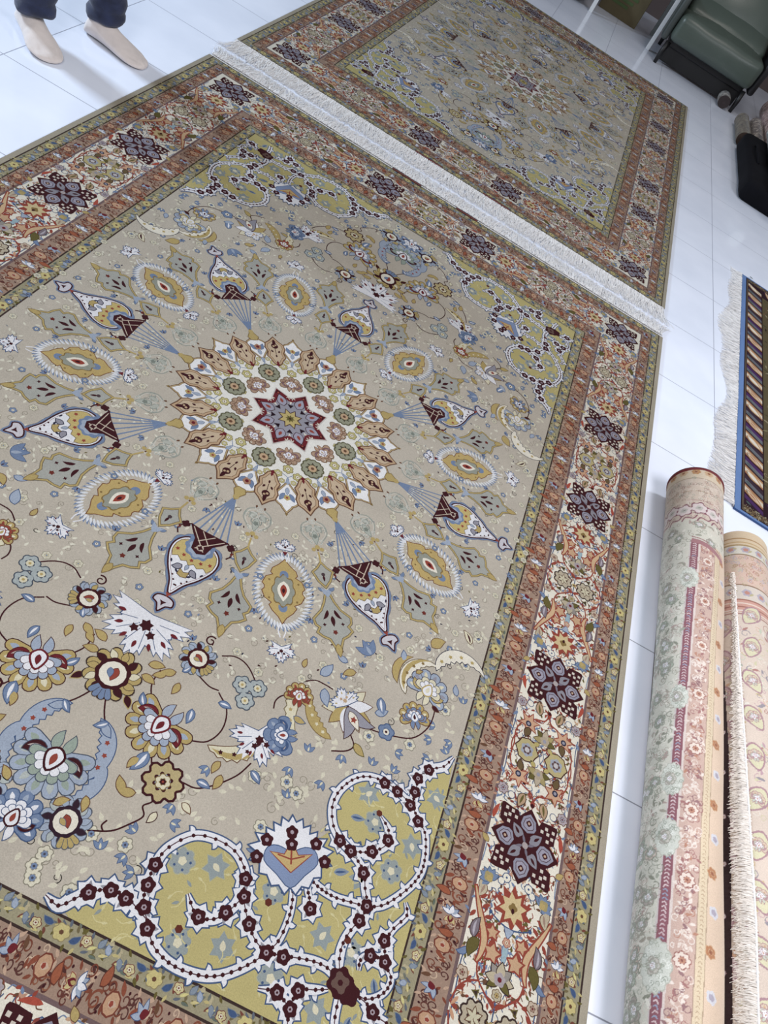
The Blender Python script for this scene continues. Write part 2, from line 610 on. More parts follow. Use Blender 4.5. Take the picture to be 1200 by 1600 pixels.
    for da in (.34, -.34):
        P.ring([(rib([(.16 * math.cos(da), .16 * math.sin(da)), (.18 * math.cos(da * .8), .18 * math.sin(da * .8)), (.205 * math.cos(da), .205 * math.sin(da))], .0018), 0, BLUE)], 8, PI / 8, B + 3)
    # eight pointed red star
    st = starp(8, .128, .088)
    P.poly(grow(st, .003), B + 18, (200, 188, 180))
    P.poly(st, B + 19, DRED)
    P.poly(starp(8, .108, .070), B + 20, LAV)
    tip = [(starp(4, .011, .006) + [.112, 0], 0, MAR), (circ(.004, 5, .110), 1, RED)]
    P.ring(tip, 8, 0, B + 22)
    P.ring(o(leafp(.046, .030) + [.056, 0], (160, 156, 176), MAR, .0022) + [(leafp(.020, .010) + [.068, 0], 3, RED)], 8, 0, B + 21)
    P.ring([(np.array([(.045, 0), (.062, .011), (.060, 0), (.062, -.011)]), 0, (40, 18, 30))], 8, PI / 8, B + 25)
    P.ring([(rib([(.064, 0), (.085, .005), (.094, .010), (.088, .014)], .0025), 0, IVORY), (rib([(.064, 0), (.085, -.005), (.094, -.010), (.088, -.014)], .0025), 0, IVORY), (circ(.006, 7, .080), 1, DRED)], 8, PI / 8, B + 24)
    P.poly(starp(8, .043, .026), B + 26, MAR)
    P.poly(starp(8, .038, .022), B + 27, (196, 172, 96))
    P.poly(starp(8, .016, .009, .3), B + 28, OLIVE)
    P.poly(circ(.004, 6), B + 29, MAR)

    # grey green arabesque knots round the medallion
    ara = []
    AC = ((134, 142, 132), (196, 196, 184), (150, 158, 146))
    for s in (1, -1):
        for (x, y, q, a_, c) in ((.44, .012, .014, .8, 0), (.405, .022, .014, 2.4, 1), (.425, .030, .011, .2, 2), (.39, .014, .010, 1.6, 1), (.455, .022, .009, 2.0, 1), (.415, .008, .010, -1, 0)):
            ara += tr(curl(q, .0032, AC[c], 1.15, s), x, s * y, s * a_, lv=c * .4)
        ara += [(rib([(.385, s * .012), (.40, s * .034), (.43, s * .038), (.462, s * .014)], .003), 0, (150, 156, 144))]
        ara += [(rib([(.39, s * .010), (.402, s * .029), (.43, s * .033), (.457, s * .012)], .0018), 1, (206, 204, 190))]
        ara += tr(o(leafp(.03, .013), (178, 180, 166), (132, 140, 128), .0015), .40, s * .006, s * .6)
    ara += o(leafp(.045, .018) + [.42, 0], (176, 180, 166), (130, 138, 126), .0016) + [(lobes(5, .008, .4) + [.438, 0], 3, (126, 134, 122))]
    P.ring(ara, 16, PI / 16, B)

    # balloon pendants
    bal = []
    for i in range(6):
        y = -.052 + .104 * i / 5
        bal.append((np.array([(.392, y * .06 - .0022), (.392, y * .06 + .0022), (.542, y + .0022), (.542, y - .0022)]), 0, BLUE))
    bal.append((np.array([(.392, -.006), (.392, .006), (.43, .014), (.43, -.014)]), 1, BLUE))
    body = cr([(.572, 0), (.580, .040), (.606, .060), (.640, .060), (.680, .042), (.715, .018), (.752, 0), (.715, -.018), (.680, -.042), (.640, -.060), (.606, -.060), (.580, -.040)], True, 4)
    halo = grow(body, .0062)
    halo = halo + (halo - [.66, 0]) * (.06 * np.abs(np.sin(np.arange(len(halo)) * PI / 4)))[:, None]
    bal += [(grow(halo, .0015), 1, (110, 112, 130)), (halo, 2, BLUE), (grow(body, .0038), 3, MAR), (grow(body, -.0005), 4, WHITE), (grow(body, -.004), 4.5, (150, 90, 90)), (grow(body, -.0052), 4.8, WHITE)]
    gb = [(.583, .030), (.596, .050), (.612, .056), (.634, .056), (.650, .048), (.642, .036), (.652, .022), (.645, .010), (.655, 0)]
    gb = np.array(gb + [(x, -y) for x, y in gb[-2::-1]] + [(.578, 0)])
    bal += [(grow(gb, .0016), 5, (110, 80, 50)), (gb, 6, (202, 176, 98))]
    bal += [(lobes(9, .040, .2) + [.592, 0], 7, BLUE), (lobes(7, .030, .3) + [.596, 0], 8, LBLUE)]
    for y in (-.046, -.024, .0, .024, .046):
        bal.append((starp(5, .0062, .0035) + [.628 + .010 * math.cos(y * 40), y], 9, RED))
    for s in (1, -1):
        bal += tr(leaf(.024, .015, LAV, NAVY, bend=.8 * s, w=.0022), .664, s * .014, s * .5, lv=7)
        bal += tr([(leafp(.014, .006), 7, NAVY)], .682, s * .022, s * -.9) + tr([(leafp(.012, .005), 7, NAVY)], .66, s * .045, s * -.5)
        bal += [(circ(.003, 5, .70 + .012 * k, s * (.020 - .009 * k)), 7, MAR) for k in range(3)]
    bal += o(np.array([(.675, -.012), (.692, -.012), (.696, 0), (.692, .012), (.675, .012), (.682, 0)]), GOLD, MAR, .0015, 8)
    bal += tr(leaf(.018, .009, LBLUE, NAVY, w=.001), .655, 0, lv=8)
    bsk = np.array([(.535, -.056), (.538, -.02), (.536, .02), (.535, .056), (.552, .044), (.572, .026), (.604, .020), (.614, 0), (.604, -.020), (.572, -.026), (.552, -.044)])
    bal += [(bsk, 10, MAR)]
    for a, b in (((.54, -.045), (.60, .012)), ((.54, .045), (.60, -.012)), ((.54, -.018), (.575, .015)), ((.54, .018), (.575, -.015))):
        bal.append((rib([a, b], .0026), 11, (206, 184, 160)))
    bal += [(circ(.010, 8, .592), 11, (200, 180, 160)), (starp(4, .009, .005) + [.592, 0], 12, MAR)]
    for s in (1, -1):
        bal += [(lobes(4, .012, .4) + [.545, s * .066], 3, MAR), (rib([(.535, s * .05), (.545, s * .066), (.565, s * .078), (.583, s * .070)], .004), 3, MAR), (lobes(4, .006, .4) + [.562, s * .078], 4, (120, 40, 30))]
    bal += [(starp(3, .009, .004) + [.757, 0], 5, RED)]
    bud = cr([(.762, 0), (.768, .022), (.785, .026), (.792, .012), (.812, 0), (.792, -.012), (.785, -.026), (.768, -.022)], True, 3)
    bal += [(grow(bud, .005), 3, BLUE), (grow(bud, .001), 4, MAR), (grow(bud, -.003), 5, (206, 200, 208)), (starp(3, .010, .004) + [.784, 0], 6, MAR)]
    P.ring(bal, 8, 0, B + 2)

    # gold mandorlas with a saw-edged white halo
    md = []
    mp = np.array([(.530, 0), (.548, .014), (.562, .030), (.575, .034), (.582, .028), (.592, .046), (.612, .054), (.620, .048), (.628, .048), (.636, .054), (.656, .046), (.668, .028), (.676, .034), (.690, .026), (.706, .010), (.724, 0)])
    mp = np.vstack([mp, [(x, -y) for x, y in mp[-2:0:-1]]])
    el = np.array([(.627 + (.105 if i % 2 else .122) * math.cos(t), (.072 if i % 2 else .084) * math.sin(t)) for i, t in enumerate(np.arange(56) * 2 * PI / 56)])
    for i in range(52):
        t = i * 2 * PI / 52
        ex, ey = .627 + .106 * math.cos(t), .072 * math.sin(t)
        an = math.atan2(math.sin(t) / .072, math.cos(t) / .106)
        md += tr([(leafp(.026, .0075), 1 + (i % 2) * .5, BLUE)], ex - .006 * math.cos(an), ey - .006 * math.sin(an), an + .75)
        md += tr([(leafp(.022, .0065), 2.2 + (i % 2) * .3, (222, 224, 228))], ex - .010 * math.cos(an), ey - .010 * math.sin(an), an + .55)
    md += [(grow(mp * [1, 1.06], .0022), 4, (130, 70, 36)), (mp * [1, 1.06], 5, (196, 164, 90))]
    md += [(lobes(8, .034, .25) * [1.55, 1] + [.627, 0], 6, DGOLD), (lobes(8, .031, .25) * [1.55, 1] + [.627, 0], 7, (150, 152, 136))]
    md += [(leafp(.062, .034) + [.598, 0], 8, IVORY), (leafp(.040, .018) + [.608, 0], 9, (170, 60, 44)), (leafp(.016, .008) + [.62, 0], 10, MAR)]
    for s in (1, -1):
        md += tr([(leafp(.024, .012), 6, BLUE)], .565, 0, s * .5) + tr([(leafp(.024, .012), 6, BLUE)], .692, 0, PI - s * .5)
        md += [(circ(.0035, 5, .60, s * .040), 6, DGOLD), (circ(.0035, 5, .655, s * .038), 6, DGOLD)]
        md += [(rib([(.535, s * .004), (.515, s * .010), (.500, s * .004)], .003), 4, WHITE), (rib([(.724, s * .004), (.745, s * .010), (.765, s * .004)], .003), 4, WHITE)]
    P.ring(md, 8, PI / 8, B)
    P.ring(tr(frost(.036, 2.2, n=5), .798, 0), 8, PI / 8, B + 6)
    P.ring(tr(frost(.030, 1.9, n=5), .492, 0, PI), 8, PI / 8, B + 6)
    P.ring([(starp(3, .010, .004) + [.508, 0], 0, DRED)], 8, PI / 8, B + 14)

    # chains of small lozenges
    ch = []
    lz1 = np.array([(.530, 0), (.545, .010), (.556, .022), (.566, .018), (.582, .012), (.598, 0)])
    lz1 = np.vstack([lz1, [(x, -y) for x, y in lz1[-2:0:-1]]])
    lz2 = np.array([(.630, .004), (.650, .010), (.675, .022), (.698, .044), (.712, .042), (.722, .032), (.736, .040), (.746, .030), (.755, .014), (.775, .006), (.782, 0)])
    lz2 = np.vstack([lz2, [(x, -y) for x, y in lz2[::-1]]])
    lz1, lz2 = lz1 * [1, 1.15], lz2 * [1, 1.12]
    for q in (lz1, lz2):
        ch += [(grow(q, .0075), 0, (104, 92, 76)), (grow(q, .006), 1, GOLD), (grow(q, .0015), 2, (104, 84, 60)), (q, 3, (168, 168, 158))]
    for s in (1, -1):
        ch += tr([(leafp(.034, .010, s * .9), 4, MAR)], .672, s * .010, s * .1)
        ch += [(starp(4, .006, .003) + [.715, s * .026], 4, MAR)]
        ch += tr(leaf(.020, .010, BLUE, (96, 104, 120), bend=s * 1.5, w=.001), .610, s * .006, s * 1.2, lv=4)
        ch += [(circ(.007, 6, .482, s * .012), 1, GOLD)]
    ch += [(leafp(.032, .012) + [.690, 0], 5, MAR), (starp(5, .008, .005) + [.738, 0], 4, (120, 40, 30)), (circ(.006, 7, .563), 4, (80, 60, 64)), (leafp(.02, .007) + [.566, 0], 4, MAR)]
    ch += [(leafp(.04, .02) + [.770, 0], 4, DGOLD), (grow(leafp(.04, .02) + [.770, 0], -.0018), 5, GOLD), (rib([(.49, 0), (.53, 0)], .005), 1, GOLD), (circ(.008, 7, .475), 1, GOLD), (circ(.003, 5, .484), 2, BRN)]
    ch += [(np.array([(.604, -.016), (.612, 0), (.604, .016), (.622, .011), (.634, 0), (.622, -.011)]), 5, LBLUE)]
    P.ring(ch, 16, PI / 16, B + 10)
    # scattered buds and cream tendrils between the pendants
    for k in range(8):
        for s in (-1, 1):
            a = k * PI / 4
            for r, da, kind in ((.47, .10, 0), (.50, .155, 2), (.57, .145, 1), (.66, .115, 0), (.73, .10, 2), (.78, .085, 1), (.82, .06, 2), (.445, .33, 2), (.60, .285, 1), (.70, .285, 0), (.76, .28, 1), (.83, .26, 2), (.84, .13, 0), (.86, .20, 1), (.86, .02, 2), (.87, .33, 2)):
                aa = a + s * da
                x, y = r * math.cos(aa), r * math.sin(aa)
                if kind == 0:
                    P.add(tulip(.015), x, y, aa + rnd.uniform(-.6, .6) + (PI if rnd.random() < .4 else 0), lv=B + 3)
                elif kind == 1:
                    P.add(rosette(.0095, 5, BLUE, (96, 100, 110), IVORY, MAR), x, y, rnd.random() * 3, lv=B + 3)
                else:
                    P.add(rosette(.011, 6, (214, 206, 178), (150, 142, 120), (196, 186, 150), BLUE), x, y, rnd.random() * 3, lv=B + 3)
    for k in range(2400):
        r = math.sqrt(rnd.uniform(.41 ** 2, .90 ** 2))
        a = rnd.uniform(0, 2 * PI)
        x, y = r * math.cos(a), r * math.sin(a)
        if abs(x) > FX - .02:
            continue
        P.add(curl(rnd.uniform(.006, .011), .0018, (152, 142, 122), 1.2, rnd.choice((-1, 1))), x, y, rnd.random() * 6, lv=B - 2)
        P.add([(leafp(.014, .006), 0, (222, 216, 192))], x + .004, y, rnd.random() * 6, lv=B - 1)
        if k % 6 == 0:
            P.add([(leafp(.009, .004), 0, rnd.choice((MAR, BLUE, OLIVE, NAVY, GREY)))], x - .012, y + .006, rnd.random() * 6, lv=B)

    # ---- the flowered ends of the field (drawn for x>0, y<0 and mirrored)
    S = B + 4
    vine = MAR
    for v in (
        [(0.012, -1.044), (0.035, -1.089), (0.072, -1.133), (0.098, -1.165)],
        [(0.084, -0.938), (0.084, -0.977), (0.105, -1.015)],
        [(0.187, -0.832), (0.219, -0.816), (0.259, -0.826), (0.312, -0.874)],
        [(0.217, -1.051), (0.254, -1.033), (0.270, -0.992), (0.258, -0.946), (0.223, -0.918)],
        [(0.194, -1.097), (0.211, -1.127), (0.211, -1.146)],
        [(0.353, -0.887), (0.349, -0.868), (0.357, -0.848), (0.379, -0.831)],
        [(0.387, -0.788), (0.414, -0.767), (0.440, -0.764), (0.464, -0.765)],
        [(0.586, -0.812), (0.628, -0.803), (0.693, -0.778), (0.725, -0.730), (0.730, -0.684), (0.722, -0.652)],
        [(0.546, -0.849), (0.564, -0.872), (0.551, -0.893), (0.518, -0.911)],
        [(0.249, -1.137), (0.281, -1.134), (0.309, -1.113), (0.331, -1.089), (0.349, -1.063), (0.362, -1.029)],
        [(0.214, -1.178), (0.214, -1.200), (0.202, -1.216), (0.213, -1.233), (0.196, -1.259), (0.172, -1.285), (0.132, -1.304)],
        [(0.160, -1.293), (0.151, -1.284), (0.155, -1.271)],
        [(0.166, -1.120), (0.177, -1.137), (0.192, -1.147)],
        [(0.011, -1.249), (0.039, -1.283), (0.070, -1.295)],
        [(0.059, -1.178), (0.041, -1.196), (0.024, -1.197)],
        [(0.615, -0.601), (0.635, -0.600), (0.661, -0.588)],
        [(0.675, -0.601), (0.651, -0.590), (0.626, -0.573)],
        [(0.166, -0.906), (0.197, -0.916), (0.221, -0.914)],
    ):
        P.line(v, .0034, vine, S - 1, 'q')
    P.add(frost(.105, 1.9, n=7), 0, -.845, -PI / 2, lv=S + 2, sym='v')
    P.add(bullseye(.066), 0, -1.0, -PI / 2, lv=S + 14, sym='v')
    P.add(palmette(.075, GOLD, CREAM, MAR, LBLUE, DRED, DRED, 9), .148, -1.05, -1.9, lv=S + 2, sym='q')
    P.add(bullseye(.046, MAR, LBLUE, GOLD, (80, 80, 84), GOLD), .143, -.868, -.5, lv=S + 3, sym='q')
    P.add(palmette(.080, LBLUE, (178, 186, 180), (70, 80, 100), (150, 166, 150), MAR, RED, 9), 0, -1.215, -PI / 2, lv=S + 3, sym='v')
    P.add(bullseye(.052, (54, 30, 46), LBLUE, (176, 184, 180), (84, 90, 104), GOLD), .088, -1.308, -.9, lv=S + 2, sym='q')
    P.add(rosette(.042, 8, (190, 168, 110), MAR, LBLUE, MAR, .4), .213, -1.155, .2, lv=S + 3, sym='q')
    P.add(rosette(.016, 6, CREAM, DGOLD, MAR, RED), .213, -1.155, 0, lv=S + 8, sym='q')
    P.add(palmette(.055, BLUE, LBLUE, DBLUE, WHITE, MAR, RED, 7), 0, -1.345, PI / 2, lv=S + 3, sym='v')
    P.add(frost(.070, 2.3, n=7), .352, -.965, -1.0, lv=S + 3, sym='q')
    # tulip palmette
    tp = petals(7, .066, -1.9, 1.9, .030, GOLD, BRN, cols=(CREAM, GOLD, WHITE))
    tp += tr(feather(.085, .030, 1.1, LAV, MAR, LAV, 0), 0, .002, .0, lv=6)[:2] + tr(feather(.085, .030, -1.1, LAV, MAR, LAV, 0), 0, -.002, .0, lv=6)[:2]
    tp += tr(leaf(.05, .022, IVORY, MAR, w=.0015), .012, 0, 0, lv=9) + [(starp(5, .010, .005) + [.035, 0], 12, RED)]
    tp += tr(frost(.040, 1.7, n=5, rose=TAN, dots=GOLD), -.012, 0, PI, lv=4)
    P.add(tp, .515, -.788, -.75, lv=S + 2, sym='q')
    P.add(palmette(.036, GOLD, CREAM, BRN, RED, RED, GOLD), .395, -.828, 1.7, lv=S + 3, sym='q')
    P.add(palmette(.060, LBLUE, LAV, (60, 56, 76), CREAM, GOLD, CREAM, 7), .694, -.632, 1.35, lv=S + 3, sym='q')
    P.add(palmette(.042, GOLD, CREAM, BRN, BLUE, BLUE, MAR), .684, -.722, 2.0, lv=S + 3, sym='q')
    P.add(rosette(.021, 5, BLUE, DBLUE, IVORY, MAR), .627, -.797, .4, lv=S + 2, sym='q')
    # big curved leaves
    P.add(feather(.17, .034, -2.2, IVORY, (110, 90, 60), DGOLD, 9, GOLD), .640, -.672, 2.2, lv=S + 2, sym='q')
    P.add(leaf(.11, .020, GOLD, BRN, bend=-1.8), .610, -.655, 2.3, lv=S + 5, sym='q')
    P.add(tulip(.045, BLUE, DBLUE, LBLUE), .520, -.620, 2.5, lv=S + 6, sym='q')
    P.add(feather(.19, .040, -2.4, IVORY, NAVY, GOLD, 9, None), .700, -.560, 1.6, lv=S + 2, sym='q')
    P.add(leaf(.05, .03, GOLD, BRN, bend=-.8), .668, -.50, 1.3, lv=S + 5, sym='q')
    P.add(leaf(.045, .02, CREAM, BRN, bend=.8, vein=MAR), .770, -.425, 1.9, lv=S + 5, sym='q')
    P.add(feather(.15, .032, 1.6, CREAM, (120, 100, 60), GOLD, 8, None), .405, -.79, -2.2, lv=S + 2, sym='q')
    P.add(feather(.13, .03, -1.2, GOLD, DGOLD, CREAM, 8, None), .505, -.885, 3.0, lv=S + 2, sym='q')
    P.add(palmette(.046, BLUE, LBLUE, DBLUE, BLUE, DBLUE, RED, 5), .400, -.935, 3.6, lv=S + 4, sym='q')
    P.add(feather(.17, .036, 2.0, CREAM, BRN, MAR, 9, GOLD), .260, -1.040, -.2, lv=S + 2, sym='q')
    P.add(feather(.15, .036, -1.6, LBLUE, DBLUE, RED, 8, None), .035, -1.10, -.5, lv=S + 1, sym='q')
    P.add(feather(.12, .030, -1.2, LBLUE, DBLUE, LBLUE, 7, None), .095, -1.18, -1.3, lv=S + 1, sym='q')
    for (x, y) in ((.262, -.872), (.298, -.862), (.285, -.905)):
        P.add(rosette(.022, 6, (168, 178, 178), (70, 80, 96), CREAM, GOLD, .3), x, y, x * 30, lv=S + 3, sym='q')
    P.add(curl(.014, .004, MAR, 1.2), .155, -.80, 1.0, lv=S + 2, sym='q')
    for x, y, r, rot, c, oc in (
        (.115, -.925, .034, -2.4, GOLD, BRN), (.135, -.945, .03, -1.4, GOLD, BRN), (.10, -.945, .028, -2.9, GOLD, BRN), (.128, -.915, .024, .9, BLUE, DBLUE),
        (.045, -1.105, .034, -.9, LBLUE, DBLUE), (.052, -1.10, .03, -2.2, BLUE, DBLUE), (.19, -.985, .034, -1.2, BLUE, DBLUE), (.235, -.94, .03, .3, BLUE, DBLUE), (.095, -1.03, .03, 2.4, BLUE, DBLUE),
        (.445, -.775, .045, -1.3, LBLUE, DBLUE), (.585, -.765, .035, .4, LBLUE, DBLUE), (.405, -.88, .03, -.3, GOLD, DBLUE), (.565, -.865, .036, -.8, GOLD, OLIVE),
        (.42, -.745, .045, .9, LBLUE, DBLUE), (.375, -.75, .024, 1.9, GOLD, BRN), (.50, -.69, .036, 3.6, GOLD, BRN), (.47, -.675, .03, 3.2, LBLUE, DBLUE),
        (.605, -.585, .03, 1.6, LBLUE, DBLUE), (.585, -.72, .045, -1.3, BLUE, DBLUE), (.775, -.60, .03, 2.2, LBLUE, DBLUE), (.37, -1.045, .032, -.3, BLUE, DBLUE), (.315, -1.085, .034, -1.4, GOLD, BRN), (.30, -1.06, .03, -2.0, GOLD, BRN),
        (.275, -1.12, .03, .2, BLUE, DBLUE), (.175, -1.20, .036, -2.6, GOLD, BRN), (.155, -1.21, .036, 2.6, GOLD, BRN), (.155, -1.115, .05, -1.6, BLUE, DBLUE), (.095, -1.25, .03, -1.0, GOLD, BRN), (.05, -1.29, .03, 1.0, GOLD, BRN),
        (.055, -.94, .036, .6, GOLD, BRN), (.055, -.97, .034, .1, GOLD, BRN), (.05, -1.03, .03, -.6, MAR, GOLD), (.232, -1.215, .026, -1.6, CREAM, MAR), (.27, -1.175, .026, -.2, CREAM, BRN), (.145, -1.135, .03, -2.2, GOLD, BRN),
        (.72, -.665, .022, -.6, MAR, BRN), (.65, -.60, .02, 1.0, GOLD, BRN)):
        P.add(leaf(r, r * .5, c, oc, bend=.5 if x * 100 % 2 < 1 else -.5, w=.0018, vein=(WHITE if c == BLUE else None)), x, y, rot, lv=S + 5, sym='q')

    # ---- corner spandrels: gold ground inside a white arabesque band
    T = S + 22
    yel = [(0.052, -1.452), (0.091, -1.453), (0.133, -1.453), (0.163, -1.434), (0.188, -1.401), (0.219, -1.375), (0.256, -1.370), (0.290, -1.381), (0.285, -1.347), (0.278, -1.305), (0.287, -1.261), (0.320, -1.220), (0.364, -1.205), (0.414, -1.206), (0.453, -1.242), (0.479, -1.256), (0.473, -1.212), (0.476, -1.169), (0.478, -1.113), (0.514, -1.098), (0.568, -1.104), (0.585, -1.078), (0.565, -1.029), (0.568, -0.979), (0.598, -0.937), (0.650, -0.913), (0.713, -0.917), (0.735, -0.879), (0.752, -0.835), (0.794, -0.804), (0.813, -0.775)]
    edge = [p for p in yel if abs(p[0]) < FX and abs(p[1]) < FY and p[0] > .16]
    yp = [(.185, -FY)] + edge + [(FX, -.86), (FX, -FY)]
    P.poly(yp, T, YEL, 'q')
    bw = .026
    ringw = dict(lv=T)

    def band(pts, w=bw, taper=True):
        p = [list(q) + [w] for q in pts]
        if taper:
            p[0][2] = .006
        ol = [[a, b, c + .0056] for a, b, c in p]
        P.poly(rib(ol, w), T + 2, DBLUE, 'q')
        P.poly(rib(p, w), T + 3, WHITE, 'q')
        lnp = [[a, b, .0022] for a, b, c in p]
        P.poly(rib(lnp, .002), T + 4, (96, 60, 70), 'q')
        A = cr(np.array([q[:2] for q in p]), n=2)
        for i in range(1, len(A)):
            P.poly(circ(.0042, 6, A[i][0], A[i][1]), T + 5, MAR, 'q')
            if i % 2 == 0 and i < len(A) - 1:
                d = A[i] - A[i - 1]
                sg = 1 if i % 4 else -1
                n_ = np.array([-d[1], d[0]]) / (np.hypot(*d) + 1e-6) * sg
                P.add(o(leafp(.016, .010, sg * 1.3), WHITE, DBLUE, .0026), *(A[i] + n_ * w * .25), rot=math.atan2(n_[1], n_[0]) - sg * .6, lv=T + 1 + .13 * (i % 7), sym='q')

    band([(0.316, -1.394), (0.295, -1.373), (0.284, -1.341), (0.280, -1.298), (0.288, -1.262), (0.321, -1.221), (0.365, -1.207), (0.411, -1.210), (0.443, -1.230), (0.457, -1.253), (0.467, -1.281), (0.497, -1.319), (0.523, -1.340), (0.551, -1.350)], .019)
    band([(0.316, -1.394), (0.343, -1.423), (0.373, -1.436), (0.401, -1.440), (0.432, -1.438), (0.462, -1.431), (0.489, -1.417), (0.515, -1.395), (0.536, -1.372), (0.552, -1.352), (0.585, -1.341), (0.617, -1.332), (0.647, -1.325), (0.677, -1.324), (0.711, -1.335)], .019)
    band([(0.712, -1.337), (0.695, -1.299), (0.692, -1.270), (0.699, -1.241), (0.711, -1.212), (0.716, -1.183), (0.700, -1.153), (0.686, -1.124), (0.666, -1.109), (0.643, -1.098), (0.615, -1.087), (0.587, -1.066), (0.569, -1.030), (0.569, -0.995), (0.581, -0.964), (0.600, -0.939), (0.627, -0.922), (0.668, -0.915), (0.710, -0.923), (0.745, -0.936), (0.772, -0.960)], .019)
    band([(0.772, -0.960), (0.794, -0.978), (0.806, -1.007), (0.812, -1.037), (0.812, -1.063), (0.804, -1.089), (0.790, -1.115), (0.769, -1.145), (0.746, -1.169), (0.716, -1.184), (0.680, -1.192), (0.648, -1.198), (0.623, -1.198), (0.601, -1.195), (0.577, -1.188)], .017)
    band([(0.540, -1.198), (0.556, -1.227), (0.565, -1.256), (0.568, -1.284), (0.565, -1.322), (0.551, -1.350)], .014)
    band([(0.584, -1.159), (0.581, -1.178), (0.582, -1.206), (0.593, -1.223), (0.603, -1.241)], .014)
    band([(0.796, -1.139), (0.807, -1.162), (0.787, -1.198), (0.779, -1.228), (0.789, -1.265), (0.810, -1.285), (0.810, -1.306), (0.796, -1.327), (0.771, -1.342), (0.738, -1.341), (0.712, -1.338)], .014)
    band([(0.741, -1.302), (0.738, -1.283), (0.756, -1.266), (0.788, -1.263)], .014)
    band([(0.683, -0.994), (0.710, -1.015), (0.715, -1.047), (0.689, -1.076), (0.664, -1.089), (0.643, -1.097)], .020)
    band([(0.363, -1.321), (0.387, -1.343), (0.406, -1.348), (0.430, -1.340), (0.448, -1.319), (0.466, -1.280)], .020)
    band([(0.129, -1.432), (0.159, -1.438), (0.178, -1.417), (0.195, -1.397), (0.228, -1.376), (0.260, -1.376), (0.287, -1.383), (0.316, -1.394)], .022)
    band([(0.812, -0.768), (0.794, -0.804), (0.761, -0.830), (0.742, -0.862), (0.744, -0.900), (0.745, -0.936)], .022)
    band([(0.693, -1.357), (0.669, -1.368), (0.637, -1.383), (0.634, -1.417), (0.641, -1.449)], .017)
    band([(0.561, -1.410), (0.599, -1.402), (0.634, -1.417)], .017)
    band([(0.712, -1.337), (0.718, -1.361), (0.723, -1.394), (0.732, -1.423)], .016)
    band([(0.738, -1.341), (0.778, -1.349), (0.793, -1.359), (0.827, -1.363)], .016)
    # dark rosettes sitting on the band, with white leafy swellings
    for (x, y) in [(0.195, -1.397), (0.229, -1.377), (0.261, -1.378), (0.299, -1.377), (0.323, -1.406), (0.286, -1.340), (0.280, -1.302), (0.401, -1.349), (0.446, -1.320), (0.455, -1.248), (0.467, -1.279), (0.498, -1.319), (0.551, -1.350), (0.586, -1.343), (0.612, -1.088), (0.643, -1.097), (0.689, -1.076), (0.716, -1.036), (0.686, -1.126), (0.716, -1.184), (0.710, -1.217), (0.775, -1.229), (0.789, -1.265), (0.755, -1.267), (0.603, -1.241), (0.743, -0.901), (0.740, -0.866), (0.760, -0.832), (0.742, -0.936), (0.771, -0.962), (0.702, -0.922), (0.666, -0.918), (0.637, -1.383), (0.634, -1.417), (0.599, -1.402), (0.793, -1.357)]:
        P.add(o(starp(7, .027, .019, .3), WHITE, DBLUE, .0026), x, y, x * 50, lv=T + 1 + (x * 97 % 1) * .9, sym='q')
        P.add([(lobes(5, .0155, .28), 7, MAR), (circ(.0055, 6), 8, (170, 150, 160)), (circ(.0025, 5), 9, MAR)], x, y, x * 37, lv=T, sym='q')
        P.add([(leafp(.022, .009), 6, (150, 148, 158))], x, y, x * 37 + 1, lv=T, sym='q')
    P.add([(lobes(6, .030, .3), 9, MAR), (lobes(4, .020, .5), 10, (110, 80, 70)), (lobes(5, .024, .3) + [.016, -.02], 9, MAR), (circ(.006, 6), 11, MAR)], .712, -1.337, .5, lv=T, sym='q')
    # palmette between the two scrolls
    cx, cy = [(0.527, -1.172)][0]
    wgp = [(.088, 0), (.074, .008), (.082, .022), (.064, .024), (.070, .040), (.052, .038), (.058, .056), (.044, .054), (.046, .078), (.030, .068), (.022, .092), (.010, .074), (-.006, .088), (-.010, .066), (-.030, .066), (-.032, .050), (-.052, .040), (-.050, .024), (-.066, .012), (-.052, 0)]
    wing = o(np.array(wgp + [(x, -y) for x, y in wgp[-2:0:-1]]), WHITE, DBLUE, .0035)
    wing += o(cr([(-.055, 0), (-.03, .03), (-.005, .058), (.02, .052), (.025, .030), (.015, 0), (.025, -.030), (.02, -.052), (-.005, -.058), (-.03, -.03)], True, 3), (128, 148, 190), DBLUE, .002, 3)
    wing += o(np.array([(-.025, 0), (0, .03), (.012, .045), (.008, .015), (.035, 0), (.008, -.015), (.012, -.045), (0, -.03)]), (206, 170, 100), RED, .002, 6)
    wing += [(rib([(-.01, 0), (.03, 0)], .004), 8, RED), (rib([(.0, 0), (.008, .03)], .003), 8, RED), (rib([(.0, 0), (.008, -.03)], .003), 8, RED)]
    for (x, y) in ((.055, 0), (.035, .055), (.035, -.055), (.03, .0), (.0, .075), (.0, -.075)):
        wing += [(lobes(5, .0145, .28) + [x, y], 9, MAR), (circ(.0045, 6, x, y), 10, (170, 150, 160))]
    P.add(wing, cx, cy, 1.95, lv=T + 8, sym='q')
    # blue grey leaves and small flowers on the gold ground
    rr = random.Random(11)
    seen = []
